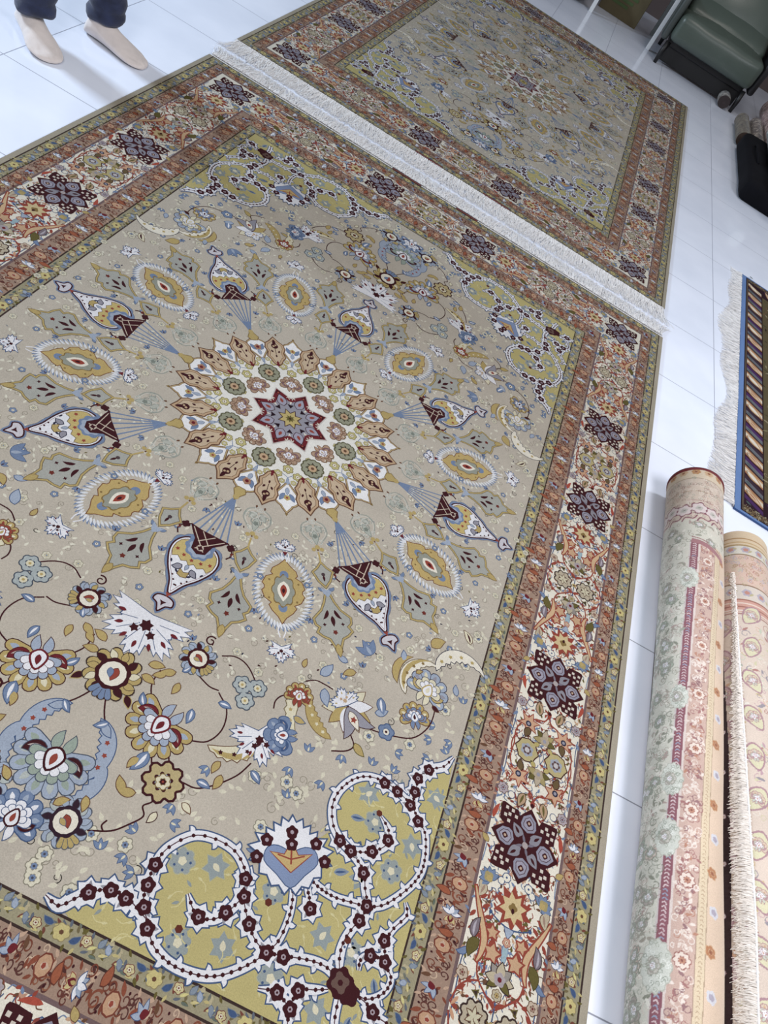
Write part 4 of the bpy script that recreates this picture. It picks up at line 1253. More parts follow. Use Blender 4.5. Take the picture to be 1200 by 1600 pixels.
def draw_olive():
    rnd = random.Random(21)
    P = Pat()
    Lx, Ly = 3.1, 2.335
    P.rect(0, Lx, 0, Ly, 0, (112, 154, 226))
    P.rect(.030, Lx - .03, .014, Ly - .012, 1, (40, 22, 36))
    P.rect(.036, Lx - .036, .020, Ly - .018, 2, (104, 84, 66))
    P.rect(.045, Lx - .045, .060, Ly - .055, 3, (56, 30, 44))
    P.rect(.145, Lx - .145, .160, Ly - .155, 4, (44, 24, 32))
    P.rect(.150, Lx - .150, .165, Ly - .160, 5, (104, 90, 58))
    cols = [(84, 44, 110), (84, 44, 110), (60, 26, 40), (190, 120, 76), (236, 220, 194), (236, 220, 194), (200, 136, 80), (70, 34, 46), (104, 118, 122), (120, 116, 130)]
    per = .138

    def rope(a0, a1, b0, b1, horiz):
        n = int((a1 - a0) / per) + 1
        for i in range(n):
            for j, c in enumerate(cols):
                s0 = a0 + (i + j / 10) * per
                s1 = s0 + per / 10 * 1.05
                if s1 + .05 > a1:
                    continue
                if i % 2 and c == (84, 44, 110):
                    c = (66, 46, 62)
                if horiz:
                    q = [(s0 + .05, b0), (s1 + .05, b0), (s1, b1), (s0, b1)]
                else:
                    q = [(b0, s0 + .05), (b0, s1 + .05), (b1, s1), (b1, s0)]
                P.poly(q, 6, c)
            # leaf shaped highlight of each strand
            for off, c, c2 in ((.42, (246, 236, 216), (214, 160, 100)),):
                s = a0 + (i + off) * per + .02
                if s + .05 > a1:
                    continue
                m = [(leafp(.104, .046), 7, c2), (leafp(.086, .026) + [.006, 0], 8, c)] if i % 2 else [(leafp(.104, .040), 7, (200, 140, 90)), (leafp(.088, .024) + [.006, 0], 8, (232, 206, 170)), (leafp(.05, .010) + [.02, 0], 9, (206, 120, 70))]
                x, y, r = (s - .015, b0 + .008, 2.1) if horiz else (b0 + .006, s + .035, -.62)
                P.L += tr(m, x, y, r)
            if i % 1 == 0:
                for s_ in (.25, .75):
                    x, y = (a0 + (i + s_) * per, b0 + .008) if horiz else (b0 + .008, a0 + (i + s_) * per)
                    P.L += tr([(leafp(.03, .012), 7, (80, 104, 104))], x, y, -.5)
    rope(.06, Ly - .06, .048, .143, False)
    rope(.16, Lx - .16, .063, .158, True)
    rope(.16, Lx - .16, Ly - .152, Ly - .058, True)
    for k in range(4300):
        x, y = rnd.uniform(.165, 2.93), rnd.uniform(.18, Ly - .175)
        c = rnd.choice(((150, 142, 96), (84, 64, 40), (70, 72, 44), (128, 92, 60), (170, 158, 120), (52, 38, 30)))
        if k % 3 == 0:
            P.add(curl(rnd.uniform(.010, .018), .003, c, 1.1, rnd.choice((-1, 1))), x, y, rnd.random() * 6, lv=6)
        else:
            P.add([(leafp(rnd.uniform(.02, .05), rnd.uniform(.006, .012), rnd.uniform(-1.2, 1.2)), 0, c)], x, y, rnd.random() * 6, lv=7 + k % 3)
    for k in range(200):
        P.add(palmette(.034, (140, 118, 74), (160, 146, 96), (60, 44, 32), (98, 92, 60), (70, 40, 30), (150, 90, 60), 5), rnd.uniform(.2, 2.9), rnd.uniform(.2, Ly - .2), rnd.random() * 6, lv=11)
    for k in range(260):
        for (x, y) in ((rnd.uniform(.05, .13), rnd.uniform(.025, .055)), (rnd.uniform(.05, .9), Ly - .035 + rnd.uniform(-.015, .012)), (rnd.uniform(.05, .9), rnd.uniform(.022, .055))):
            P.add([(leafp(.016, .006), 0, rnd.choice(((150, 124, 84), (60, 34, 36), (120, 90, 60), (170, 160, 130))))], x, y, rnd.random() * 6, lv=7)
    me = P.mesh('olive_pile', .010, .00005, slab=(0, Lx, 0, Ly), side=(70, 110, 186))
    return me


t = empty('patterned_carpet', (1.687, .894, 0), 'olive brown carpet with blue edge binding and twisted rope border, at the right', 'carpet', rz=-.0377)
link('pile', draw_olive(), CARPET_LOOK, t)
fr = tassels(.015, 2.33, 0, -1, .10, 1500, 9, spread=.016, wave=.022, knot=False)
# turn the strands so that they leave towards -x
co = np.empty(len(fr.vertices) * 3)
fr.vertices.foreach_get('co', co)
co = co.reshape(-1, 3)
co = np.stack([co[:, 1] - .004, co[:, 0], co[:, 2]], 1)
co[:, 0] *= 1 + .25 * np.sin(co[:, 1] * 5.3) + .15 * np.sin(co[:, 1] * 13)
fr.vertices.foreach_set('co', co.ravel())
tag(link('fringe', fr, COTTON, t), kind='stuff', label='off-white wavy cotton fringe')
bm = bmesh.new()
add_tube(bm, [(-.004 + .004 * math.sin(i * 1.3), .01 + i * .0194, .006) for i in range(120)], .0035, 6)
bmo('edge_cord', bm, mat('grey edge cord', (150, 150, 156), .9), t)

# ---------------------------------------------------------------- rolled carpets


def surface_roll(name, r, y0, y1, a0, a1, grid, mat_, parent, back=(176, 150, 128), end_col=(96, 30, 34)):
    """outer skin of a rolled carpet along y; the angle runs from a0 (left) down to a1, the rest is plain"""
    ny, nu = grid.shape[:2]
    V = []
    for j in range(ny):
        y = y0 + (y1 - y0) * j / (ny - 1)
        wob = .0018 * math.sin(y * 4.1) + .001 * math.sin(y * 11)
        for i in range(nu):
            a = a0 + (a1 - a0) * i / (nu - 1)
            rr_ = r + wob + .0012 * math.sin(a * 3 + y * 3)
            V.append((rr_ * math.cos(a), y, r + rr_ * math.sin(a)))
    V = np.array(V)
    idx = np.arange(ny * nu).reshape(ny, nu)
    F = np.stack([idx[:-1, :-1], idx[1:, :-1], idx[1:, 1:], idx[:-1, 1:]], -1).reshape(-1, 4)
    # hidden underside in coarse steps
    nb = 24
    ys = np.linspace(y0, y1, 24)
    base = len(V)
    U = []
    for y in ys:
        for i in range(nb):
            a = a1 - (2 * PI - (a0 - a1)) * i / (nb - 1)
            U.append((r * .997 * math.cos(a), y, r + r * .997 * math.sin(a)))
    V = np.vstack([V, U])
    ib = base + np.arange(24 * nb).reshape(24, nb)
    F2 = np.stack([ib[:-1, :-1], ib[1:, :-1], ib[1:, 1:], ib[:-1, 1:]], -1).reshape(-1, 4)
    me = bpy.data.meshes.new(name)
    me.from_pydata(V.tolist(), [], np.vstack([F, F2]).tolist())
    at = me.color_attributes.new('Col', 'FLOAT_COLOR', 'POINT')
    cc = np.ones((len(V), 4))
    cc[:ny * nu, :3] = grid.reshape(-1, 3)
    cc[ny * nu:, :3] = lin(back)[:3]
    at.data.foreach_set('color', cc.ravel())
    ob = link(name, me, mat_, parent, True)
    # rolled-up ends: layers of the sheet as a spiral wall
    for yy, sgn in ((y0, -1), (y1, 1)):
        bm = bmesh.new()
        n = 200
        turns = 6
        th = (r - .012) / turns
        prev = None
        for i in range(n + 1):
            a = 2 * PI * turns * i / n
            ra = .012 + th * turns * i / n
            q = []
            for rad_, y in ((ra - th * .42, yy - sgn * .004), (ra - th * .30, yy), (ra + th * .30, yy), (ra + th * .42, yy - sgn * .004)):
                rad_ = min(max(rad_, .004), r - .001)
                q.append(bm.verts.new((rad_ * math.cos(a), y, r + rad_ * math.sin(a))))
            if prev:
                for k in range(3):
                    bm.faces.new((prev[k], prev[k + 1], q[k + 1], q[k]))
            prev = q
        c_ = [bm.verts.new((r * .985 * math.cos(2 * PI * k / 48), yy - sgn * .005, r + r * .985 * math.sin(2 * PI * k / 48))) for k in range(48)]
        bm.faces.new(c_)
        bmo('rolled_end', bm, mat('carpet selvage', end_col, .85), parent)
    return ob


def draw_roll_a(r, y0, y1):
    """pale green and pink floral carpet; u runs round the roll (0 = left), v along it"""
    rnd = random.Random(3)
    P = Pat()
    W = .40
    Ugreen = (208, 204, 186)
    P.rect(0, W, y0, y1, 0, Ugreen)
    # skewed lengthwise borders
    s = lambda v: .158 - .030 * (.3 - v) if v < .3 else .158

    def strip(a, b, v0, v1, lv, c):
        n = max(2, int(abs(v1 - v0) / .05))
        vs_ = np.linspace(v0, v1, n)
        P.poly([(s(v) + a, v) for v in vs_] + [(s(v) + b, v) for v in vs_[::-1]], lv, c)
    v1 = .31
    strip(-.004, .028, y0, v1, 1, (206, 190, 186))
    strip(.000, .024, y0, v1, 2, (156, 84, 98))
    strip(.024, .030, y0, v1, 2, (222, 200, 190))
    strip(.030, .082, y0, v1, 2, (208, 168, 150))
    strip(.082, .084, y0, v1, 3, (170, 134, 112))
    strip(.084, .104, y0, v1, 2, (222, 196, 156))
    strip(.104, .106, y0, v1, 3, (180, 150, 116))
    strip(.106, .30, y0, v1, 2, (226, 192, 160))
    for k in range(190):
        v = y0 + (v1 - y0) * k / 190
        P.L += tr([(rib([(-.006, 0), (0, .004), (.006, -.002)], .0028), 4, rnd.choice(((216, 180, 184), (150, 160, 190), (226, 196, 196)))), ], s(v) + .012, v, rnd.uniform(-.4, .4))
        P.L += tr([(rib([(-.004, 0), (0, .003), (.004, -.002)], .0016), 4, (184, 150, 110))], s(v) + .094, v, rnd.uniform(-.5, .5))
    for k in range(320):
        v = rnd.uniform(y0, v1)
        c = rnd.choice(((176, 110, 106), (230, 206, 190), (234, 214, 200), (196, 128, 100), (160, 110, 112)))
        P.add(curl(rnd.uniform(.006, .011), .0022, c, 1.1, rnd.choice((-1, 1))), s(v) + rnd.uniform(.038, .075), v, rnd.random() * 6, lv=5)
        P.add([(leafp(.015, .007), 0, c)], s(v) + rnd.uniform(.036, .076), v, rnd.random() * 6, lv=5)
    v = v1 - .05
    while v > y0:
        P.add(rosette(.014, 6, (196, 120, 70), (210, 160, 110), (180, 100, 60), (150, 80, 50)), s(v) + .118, v, rnd.random(), lv=5)
        P.add([(lobes(5, .015, .3), 0, (206, 206, 216)), (lobes(5, .008, .3), 1, (170, 160, 180))], s(v) + .122, v - .09, lv=5)
        P.add(rosette(.018, 8, (232, 208, 190), (170, 100, 90), (200, 130, 100), (150, 80, 70)), s(v) + .056, v - .04, rnd.random(), lv=7)
        v -= .18
    # light green scalloped palmettes breaking the border
    for v, hh in ((.13, .060), (-.34, .055), (-.60, .062), (-.76, .066), (-1.06, .075), (-1.40, .06)):
        P.L += tr([(lobes(13, hh * .8, .16) * [.62, 1], 8, (184, 184, 166)), (lobes(13, hh * .75, .16) * [.62, 1], 9, (206, 208, 194))], s(v) + .004, v)
        for k in range(40):
            a, q = rnd.random() * 6.3, hh * math.sqrt(rnd.random()) * .8
            P.L += tr(curl(.006, .0018, rnd.choice(((150, 160, 142), (228, 230, 218), (170, 176, 156))), 1.1), s(v) + .004 + q * .6 * math.cos(a), v + q * math.sin(a), a, lv=10)
        P.L += tr(palmette(.018, (196, 190, 176), (206, 196, 176), (160, 156, 140), (180, 186, 168), (170, 150, 146), (196, 160, 150), 5), s(v) - .004, v, 0, lv=11)
    # green field with curled leaves and little flowers
    cs = ((152, 152, 130), (160, 164, 144), (226, 220, 204), (214, 196, 180), (140, 142, 122), (168, 158, 140), (180, 152, 142), (224, 218, 202))
    for k in range(1500):
        v = rnd.uniform(y0, .42)
        u = rnd.uniform(0, s(v) - .008 if v < v1 else .34)
        c = rnd.choice(cs)
        if k % 4:
            P.add(curl(rnd.uniform(.007, .015), rnd.uniform(.0016, .0026), c, 1.1, rnd.choice((-1, 1))), u, v, rnd.random() * 6, lv=3 + k % 3)
        else:
            P.add([(leafp(.024, .009, rnd.uniform(-1, 1)), 0, rnd.choice(cs))], u, v, rnd.random() * 6, lv=4)
    for k in range(60):
        v = rnd.uniform(y0, .40)
        u = rnd.uniform(.01, s(v) - .03 if v < v1 else .33)
        c = rnd.choice(((164, 178, 154), (150, 166, 142), (176, 160, 150), (206, 176, 160)))
        P.add(palmette(rnd.uniform(.016, .026), c, (206, 206, 190), (146, 146, 128), (176, 182, 164), (160, 150, 140), (200, 166, 154), 5), u, v, rnd.random() * 6, lv=7)
    # bands that run round the roll near its end
    P.rect(0, W, .42, y1, 12, (214, 190, 170))
    P.rect(0, W, .655, y1, 13, (224, 200, 166))
    P.rect(0, W, .650, .653, 14, (176, 150, 116))
    P.rect(0, W, .575, .578, 14, (196, 166, 130))
    P.rect(0, W, .515, .650, 13, (218, 194, 172))
    for k in range(9):
        P.add(rosette(.016, 6, (204, 130, 60) if k % 2 else (216, 170, 120), (214, 176, 130), (180, 100, 50), (150, 70, 40)), .03 + k * .045, .690, k, lv=15)
    for k in range(420):
        P.add(curl(rnd.uniform(.006, .010), .0016, rnd.choice(((160, 120, 110), (236, 220, 204), (150, 160, 140), (190, 140, 120))), 1.1), rnd.uniform(0, .36), rnd.uniform(.44, .645), rnd.random() * 6, lv=15)
    P.rect(.16, W, .452, .456, 14, (176, 110, 116))
    P.rect(.14, W, .522, .526, 14, (186, 130, 130))
    for k in range(7):
        u = .03 + k * .05
        P.L += tr([(lobes(6, .034, .4), 17, (150, 74, 96)), (lobes(6, .028, .35), 18, (226, 206, 204)), (lobes(4, .014, .4), 19, (196, 190, 180)), (leafp(.014, .004) + [-.007, 0], 20, (120, 110, 110))], u, .47 + .012 * (k % 2), .3)
        P.L += tr([(rib([(-.03, .0), (-.01, .012), (.01, -.006), (.03, .004)], .005), 17, (150, 74, 96))], u + .02, .425, .5)
    # start of the lengthwise border bends round the roll
    arc = [(s(.31), .31), (.20, .30), (.24, .285), (.28, .27)]
    P.poly(rib(arc, .020), 10, (176, 110, 116))
    P.poly(rib([(a, b + .018) for a, b in arc], .004), 10, (160, 90, 96))
    return P


def draw_roll_b(r, y0, y1):
    rnd = random.Random(8)
    P = Pat()
    W = .40
    P.rect(0, W, y0, y1, 0, (220, 196, 176))
    P.poly([(0, y0), (.125, y0), (.115, -.4), (.09, .12), (0, .16)], 20, (58, 32, 36))  # dark maroon edge under the fringe, also painted to darken the gap
    for v0, v1, c in ((.44, .52, (222, 192, 150)), (.395, .44, (216, 208, 190)), (.24, .395, (222, 182, 160)), (.175, .24, (216, 200, 184)), (.12, .175, (216, 150, 130))):
        P.rect(0, W, v0, v1, 1, c)
    for v, c in ((.475, (184, 132, 70)), (.455, (200, 160, 96)), (.44, (176, 140, 80)), (.392, (150, 120, 80)), (.243, (150, 110, 80)), (.175, (170, 96, 76)), (.158, (230, 200, 180)), (.142, (176, 100, 84)), (.126, (226, 206, 190)), (.112, (180, 120, 106))):
        P.rect(0, W, v - .003, v + .003, 2, c)
    for k in range(9):
        for v in (.418, .208):
            P.add([(lobes(6, .017, .3), 0, (178, 168, 186)), (lobes(5, .009, .3), 1, (206, 130, 110))], .03 + k * .048, v, k, lv=3)
            P.add([(leafp(.02, .008), 0, (190, 176, 120))], .05 + k * .048, v, k * 1.3, lv=3)
    for k in range(200):
        P.add(curl(.009, .002, rnd.choice(((190, 120, 104), (200, 190, 150), (170, 170, 190), (180, 140, 90))), 1.1), rnd.uniform(0, W), rnd.uniform(.25, .385), rnd.random() * 6, lv=3)
    cs = ((196, 150, 160), (206, 176, 120), (190, 200, 170), (226, 214, 196), (186, 120, 110), (206, 196, 150), (150, 140, 150), (214, 160, 120))
    for k in range(900):
        v = rnd.uniform(y0, .105)
        u = rnd.uniform(0, W)
        c = rnd.choice(cs)
        if k % 2:
            P.add(curl(rnd.uniform(.008, .018), rnd.uniform(.002, .003), c, 1.1, rnd.choice((-1, 1))), u, v, rnd.random() * 6, lv=3 + k % 3)
        else:
            P.add([(leafp(rnd.uniform(.015, .03), .009, rnd.uniform(-1, 1)), 0, c)], u, v, rnd.random() * 6, lv=4)
    k = 0
    v = .05
    while v > y0 + .05:
        for u in (.10, .185, .27):
            vv = v + (.06 if u == .185 else 0)
            c = ((206, 170, 172), (214, 206, 160), (198, 206, 176))[k % 3]
            m = [(cr([(-.05, 0), (-.02, .026), (.02, .032), (.05, 0), (.02, -.032), (-.02, -.026)], True, 3), 6, (180, 130, 140)), (cr([(-.044, 0), (-.018, .021), (.018, .026), (.043, 0), (.018, -.026), (-.018, -.021)], True, 3), 7, c)]
            m += tr(palmette(.024, (214, 186, 160), (206, 160, 110), (180, 130, 130), (190, 196, 176), (186, 140, 150), (206, 140, 110), 5), 0, 0, lv=8)
            P.L += tr(m, u, vv, rnd.uniform(.8, 2.2), .9)
            k += 1
        v -= .13
    return P


ROLL_LOOK = wool_material('rolled carpet pile', sheen=0.25, var=0.10)
R1, R2 = .0996, .096
A0, A1 = math.radians(222), math.radians(20)


def roll_parts(t, drawer, r, y0, y1, res, **kw):
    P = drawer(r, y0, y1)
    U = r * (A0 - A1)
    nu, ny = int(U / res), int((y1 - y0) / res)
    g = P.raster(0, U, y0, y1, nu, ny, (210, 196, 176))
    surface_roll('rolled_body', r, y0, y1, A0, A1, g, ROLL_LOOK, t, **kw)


t = empty('rolled_carpet', (1.4216, 0, .001), 'thick rolled carpet in pale green and pink with a maroon end, beside the beige carpet', 'rolled carpet', 'rolled carpets on the right')
roll_parts(t, draw_roll_a, R1, -1.58, .715, .0017)
bm = bmesh.new()
n = 72
prev = None
for k in range(n + 1):
    a = math.radians(230) - math.radians(280) * k / n
    q = [bm.verts.new(((R1 + e) * math.cos(a), y, R1 + (R1 + e) * math.sin(a))) for e, y in ((.0012, .700), (.0035, .704), (.0035, .716), (-.012, .717), (-.012, .712))]
    if prev:
        for i in range(4):
            bm.faces.new((prev[i], prev[i + 1], q[i + 1], q[i]))
    prev = q
bmo('selvage_binding', bm, mat('maroon selvage', (98, 28, 34), .8), t, True)

t2 = empty('rolled_carpet', (1.6225, 0, .001), 'rolled carpet in cream, gold and pink with a long cotton fringe along its side', 'rolled carpet', 'rolled carpets on the right')
t2['group'] = 'rolled carpets on the right'
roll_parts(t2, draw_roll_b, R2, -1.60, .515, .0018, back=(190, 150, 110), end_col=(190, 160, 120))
# long fringe along the free end of the second roll, hanging into the gap
rn = random.Random(12)
V, F = [], []
for i in range(1500):
    y = .30 - 1.86 * (i + rn.random()) / 1500
    f = (.30 - y) / 1.86
    a0_ = math.radians(141 - 21 * min(1, f * 1.6) + rn.gauss(0, 1.5))
    L = (.012 + .036 * min(1, max(0, f - .12) * 2.6)) * rn.uniform(.8, 1.1)
    drift = rn.gauss(-.006, .006) * (0.4 + f)
    lift = rn.uniform(.001, .007)
    K = 6
    b = len(V)
    ph = rn.random() * 6
    for k in range(K + 1):
        tt = k / K
        a = a0_ + L * tt / (R2 + .004)
        hang = max(0.0, tt - .7) * .012
        rr_ = R2 + lift * (1 - abs(2 * tt - .6)) + .0025 + hang
        x = rr_ * math.cos(a)
        z = R2 + rr_ * math.sin(a)
        x = max(x, -.108 + .0)
        yy = y + drift * tt * tt + .0015 * math.sin(ph + tt * 7)
        w_ = .0014 * (1 - .5 * tt)
        for e in (0, 2.09, 4.19):
            V.append((x + w_ * math.cos(e + ph), yy + w_ * math.sin(e + ph), z + w_ * math.sin(e + ph)))
    for k in range(K):
        for j in range(3):
            p, q = b + 3 * k + j, b + 3 * k + (j + 1) % 3
            F.append((p, q, q + 3, p + 3))
me = bpy.data.meshes.new('fringe')
me.from_pydata(V, [], F)
tag(link('fringe', me, mat('long cotton fringe', (216, 210, 204), .9, noise=.06, nscale=50), t2), kind='stuff', label='long off-white fringe hanging between the two rolls')
bm = bmesh.new()
pts = []
for i in range(50):
    y = .24 - 1.80 * i / 49
    f = max(0, (.30 - y) / 1.86)
    a = math.radians(141 - 21 * min(1, f * 1.6))
    pts.append(((R2 + .004) * math.cos(a), y, R2 + (R2 + .004) * math.sin(a)))
add_tube(bm, pts, .0028, 8)
bmo('woven_end', bm, COTTON, t2, True)

# ---------------------------------------------------------------- green leather armchair
LEATHER = mat('grey green leather', (72, 82, 75), 0.36, noise=0.05, nscale=6, bump=0.25, bscale=160)
DARK = mat('black stained wood', (12, 10, 12), 0.45)
t = empty('armchair', (1.29, 7.05, 0), 'green leather armchair with rounded seat cushion against the back of the room', 'armchair')


def cushion(sx, sy, sz, bev, crown=.02, seed=0):
    bm = bmesh.new()
    add_box(bm, -sx, sx, -sy, sy, -sz, sz, bev, 5)
    bmesh.ops.subdivide_edges(bm, edges=[e for e in bm.edges if e.calc_length() > .12], cuts=7, use_grid_fill=True)
    rn = random.Random(seed)
    ph = [rn.random() * 6 for _ in range(4)]
    for v in bm.verts:
        k = max(0, 1 - (v.co.x / sx) ** 2) * max(0, 1 - (v.co.y / sy) ** 2)
        if v.co.z > 0:
            v.co.z += crown * k + .004 * math.sin(v.co.x * 17 + ph[0]) * math.sin(v.co.y * 13 + ph[1])
        k2 = max(0, 1 - (v.co.x / sx) ** 2) * max(0, 1 - (v.co.z / sz) ** 2)
        if v.co.y < 0:
            v.co.y -= crown * .6 * k2
    return bm


ob = bmo('seat_cushion', cushion(.435, .30, .115, .055, .03, 1), LEATHER, t, True)
ob.location = (0, -.13, .325)
ob = bmo('backrest', cushion(.42, .26, .11, .07, .05, 2), LEATHER, t, True)
ob.location = (0, .18, .60)
ob.rotation_euler = (math.radians(62), 0, 0)
ob = bmo('lower_back_cushion', cushion(.41, .20, .075, .06, .03, 3), LEATHER, t, True)
ob.location = (0, .03, .475)
ob.rotation_euler = (math.radians(22), 0, 0)
for s in (-1, 1):
    bm = bmesh.new()
    add_box(bm, -.032, .032, -.38, .40, .18, .56, .025, 4)
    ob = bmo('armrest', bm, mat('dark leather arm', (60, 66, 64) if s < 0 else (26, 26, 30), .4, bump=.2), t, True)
    ob.location = (s * .472, .02, 0)
bm = bmesh.new()
add_box(bm, -.41, .41, -.30, .42, .15, .225, .01)
add_box(bm, -.41, .41, -.27, -.24, .02, .20, .005)  # black front panel added to stand in for the shade under the seat
bmo('frame_and_shade_panel', bm, DARK, t)
for sx in (-1, 1):
    for sy in (-1, 1):
        bm = bmesh.new()
        add_tube(bm, [(sx * .42, sy * .37 + .0, 0), (sx * .42, sy * .36, .10), (sx * .41, sy * .35, .19)], [.017, .022, .026], 12)
        bmo('leg', bm, DARK, t, True)

# ---------------------------------------------------------------- small white table, carton and dark bag behind it
WHITEM = mat('white lacquered metal', (206, 208, 210), 0.4)
t = empty('side_table', (.445, 7.26, 0), 'small white metal table with square legs, left of the green armchair', 'table')
bm = bmesh.new()
add_box(bm, -.345, .345, -.34, .34, .72, .75, .004)
bmo('tabletop', bm, WHITEM, t)
for sx in (-1, 1):
    for sy in (-1, 1):
        bm = bmesh.new()
        add_box(bm, sx * .32 - .019, sx * .32 + .019, sy * .31 - .019, sy * .31 + .019, 0, .72, .003)
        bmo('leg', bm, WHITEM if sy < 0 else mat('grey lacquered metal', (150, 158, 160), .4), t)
for sy in (-1, 1):
    bm = bmesh.new()
    add_box(bm, -.30, .30, sy * .31 - .012, sy * .31 + .012, .67, .72, .003)
    bmo('rail', bm, WHITEM, t)

t = empty('cardboard_box', (.37, 7.52, 0), 'brown olive cardboard box standing under the white table', 'box')
bm = bmesh.new()
add_box(bm, -.21, .21, -.17, .17, 0, .40, .004)
bmo('carton', bm, mat('brown carton', (88, 78, 54), .8, noise=.08, nscale=12), t)
bm = bmesh.new()
for i in range(5):
    add_box(bm, -.12 + .01 * i, .05 + .03 * (i % 3), -.1735, -.170, .10 + i * .045, .125 + i * .045)
bmo('printed_panel', bm, mat('green print', (70, 88, 50), .8), t)
for s in (-1, 1):
    bm = bmesh.new()
    add_box(bm, -.21, .21, min(0, s * .168), max(0, s * .168), .401, .406, .001, 1)
    bmo('flap', bm, mat('brown carton flap', (98, 84, 58), .8), t)


def lump(sx, sy, sz, seed, amp=.08, sub=4, flat=True):
    bm = bmesh.new()
    bmesh.ops.create_icosphere(bm, subdivisions=sub, radius=1)
    rn = random.Random(seed)
    D = [(Vector((rn.gauss(0, 1), rn.gauss(0, 1), rn.gauss(0, 1))).normalized() * rn.uniform(2, 6), rn.random() * 6) for _ in range(9)]
    for v in bm.verts:
        c = v.co.copy()
        d = sum(math.sin(c.dot(k) + p) for k, p in D) / 9
        e = .62
        c = Vector([math.copysign(abs(q) ** e, q) for q in c]) * (1 + amp * d * 3)
        v.co = Vector((c.x * sx, c.y * sy, max(0.002, (c.z * .5 + .5) * sz) if flat else c.z * sz))
    return bm


BLACKN = mat('black nylon', (9, 9, 15), .85, noise=.2, nscale=8, bump=.4, bscale=30, spec=.15)
t = empty('shoulder_bag', (-.22, 7.15, 0), 'dark purple black bag on the floor, left of the white table', 'bag')
bmo('body', lump(.30, .24, .36, 4, .05), mat('dark purple nylon', (26, 18, 34), .6, noise=.2, nscale=9), t, True)
bm = bmesh.new()
add_tube(bm, [(-.15, -.22, .28), (-.10, -.30, .22), (.05, -.32, .16), (.18, -.30, .20), (.22, -.2, .28)], .011, 8)
bmo('strap', bm, mat('grey strap', (110, 106, 116), .7), t, True)

# ---------------------------------------------------------------- rolls and black bag at the right edge


def small_roll(loc, rz, r, L, label, c1, c2, c3, seed, tilt=0.0):
    t = empty('rolled_carpet', loc, label, 'rolled carpet', 'small rolled carpets beside the armchair', rz)
    t.rotation_euler = (tilt, 0, rz)
    rnd = random.Random(seed)
    P = Pat()
    U = r * (A0 - A1)
    P.rect(0, U, 0, L, 0, c1)
    P.rect(0, U, L - .06, L - .045, 1, c3)
    P.rect(0, U, .045, .06, 1, c3)
    for k in range(int(900 * L * U)):
        P.add(curl(.014, .005, rnd.choice((c2, c3)), 1.1), rnd.uniform(0, U), rnd.uniform(0, L), rnd.random() * 6, lv=3)
        P.add([(leafp(.04, .014), 0, rnd.choice((c2, c3)))], rnd.uniform(0, U), rnd.uniform(0, L), rnd.random() * 6, lv=3)
    g = P.raster(0, U, 0, L, max(20, int(U / .005)), int(L / .005), c1)
    surface_roll('rolled_body', r, 0, L, A0, A1, g, ROLL_LOOK, t, back=c1, end_col=c2)
    return t


small_roll((1.795, 5.80, .001), 0.01, .060, .56, 'khaki brown rolled carpet sticking out behind the black bag', (112, 100, 74), (60, 44, 36), (90, 70, 50), 1)
small_roll((1.925, 5.80, .001), -0.01, .062, .66, 'dark brown patterned rolled carpet between the khaki and the pink roll', (100, 76, 64), (60, 34, 34), (170, 150, 130), 2)
small_roll((2.115, 5.82, .001), 0.0, .115, 1.25, 'thick pink and dark red patterned rolled carpet right of the armchair', (178, 128, 120), (110, 50, 56), (214, 180, 170), 3)
small_roll((1.955, 4.50, .168), 0.0, .055, 1.28, 'slim grey green rolled carpet with pale edge resting on the black bag', (150, 160, 154), (214, 216, 210), (110, 124, 120), 4)
t = empty('duffel_bag', (2.10, 5.13, 0), 'limp black bag on the tiles at the right, in front of the small rolls', 'bag')


def soft_box(sx, sy, sz, seed):
    bm = bmesh.new()
    add_box(bm, -sx, sx, -sy, sy, 0.002, sz, .04, 4)
    bmesh.ops.subdivide_edges(bm, edges=[e_ for e_ in bm.edges if e_.calc_length() > .1], cuts=10, use_grid_fill=True)
    rn = random.Random(seed)
    D = [(rn.uniform(4, 16), rn.uniform(4, 16), rn.random() * 6) for _ in range(8)]
    for v in bm.verts:
        f = sum(math.sin(v.co.x * a_ + v.co.y * b_ + p_) for a_, b_, p_ in D) / 8
        v.co.x += .022 * f
        v.co.y += .02 * f
        if v.co.z > .06:
            v.co.z = min(sz, v.co.z - .012 + .02 * f)
    return bm


bmo('body', soft_box(.345, .60, .165, 7), BLACKN, t, True)
bm = bmesh.new()
add_tube(bm, [(-.27, .30, .155), (-.29, .18, .185), (-.29, -.02, .185), (-.27, -.14, .155)], .010, 8)
bmo('handle', bm, BLACKN, t, True)
small_roll((1.60, 6.60, .001), 0.0, .055, .165, 'grey rolled carpet pushed under the right side of the armchair', (120, 110, 100), (60, 50, 50), (190, 186, 176), 5)

# ---------------------------------------------------------------- standing person in rolled up jeans and socks
SKIN = mat('skin', (176, 128, 104), .5)
SOCK = mat('thin beige sock', (212, 202, 198), .85, noise=.05, nscale=30, bump=.5, bscale=500, sheen=.3)
DENIM = mat('dark blue denim', (30, 38, 66), .85, noise=.35, nscale=26, bump=.6, bscale=300, sheen=.2)
pr = empty('person', (-1.66, 1.32, 0), 'person standing at the upper left in dark blue jeans and beige socks', 'person')
O = Vector((-1.66, 1.32, 0))


def skinned(name, verts, edges, radii, root, m, parent, levels=2):
    me = bpy.data.meshes.new(name)
    me.from_pydata([Vector(v) - O for v in verts], edges, [])
    ob = link(name, me, m, parent)
    sk = ob.modifiers.new('skin', 'SKIN')
    sk.use_smooth_shade = True
    d = me.skin_vertices[0].data
    for i, r in enumerate(radii):
        d[i].radius = (r, r) if not hasattr(r, '__len__') else r
        d[i].use_root = (i == root)
    sb_ = ob.modifiers.new('sub', 'SUBSURF')
    sb_.levels = sb_.render_levels = levels
    return ob


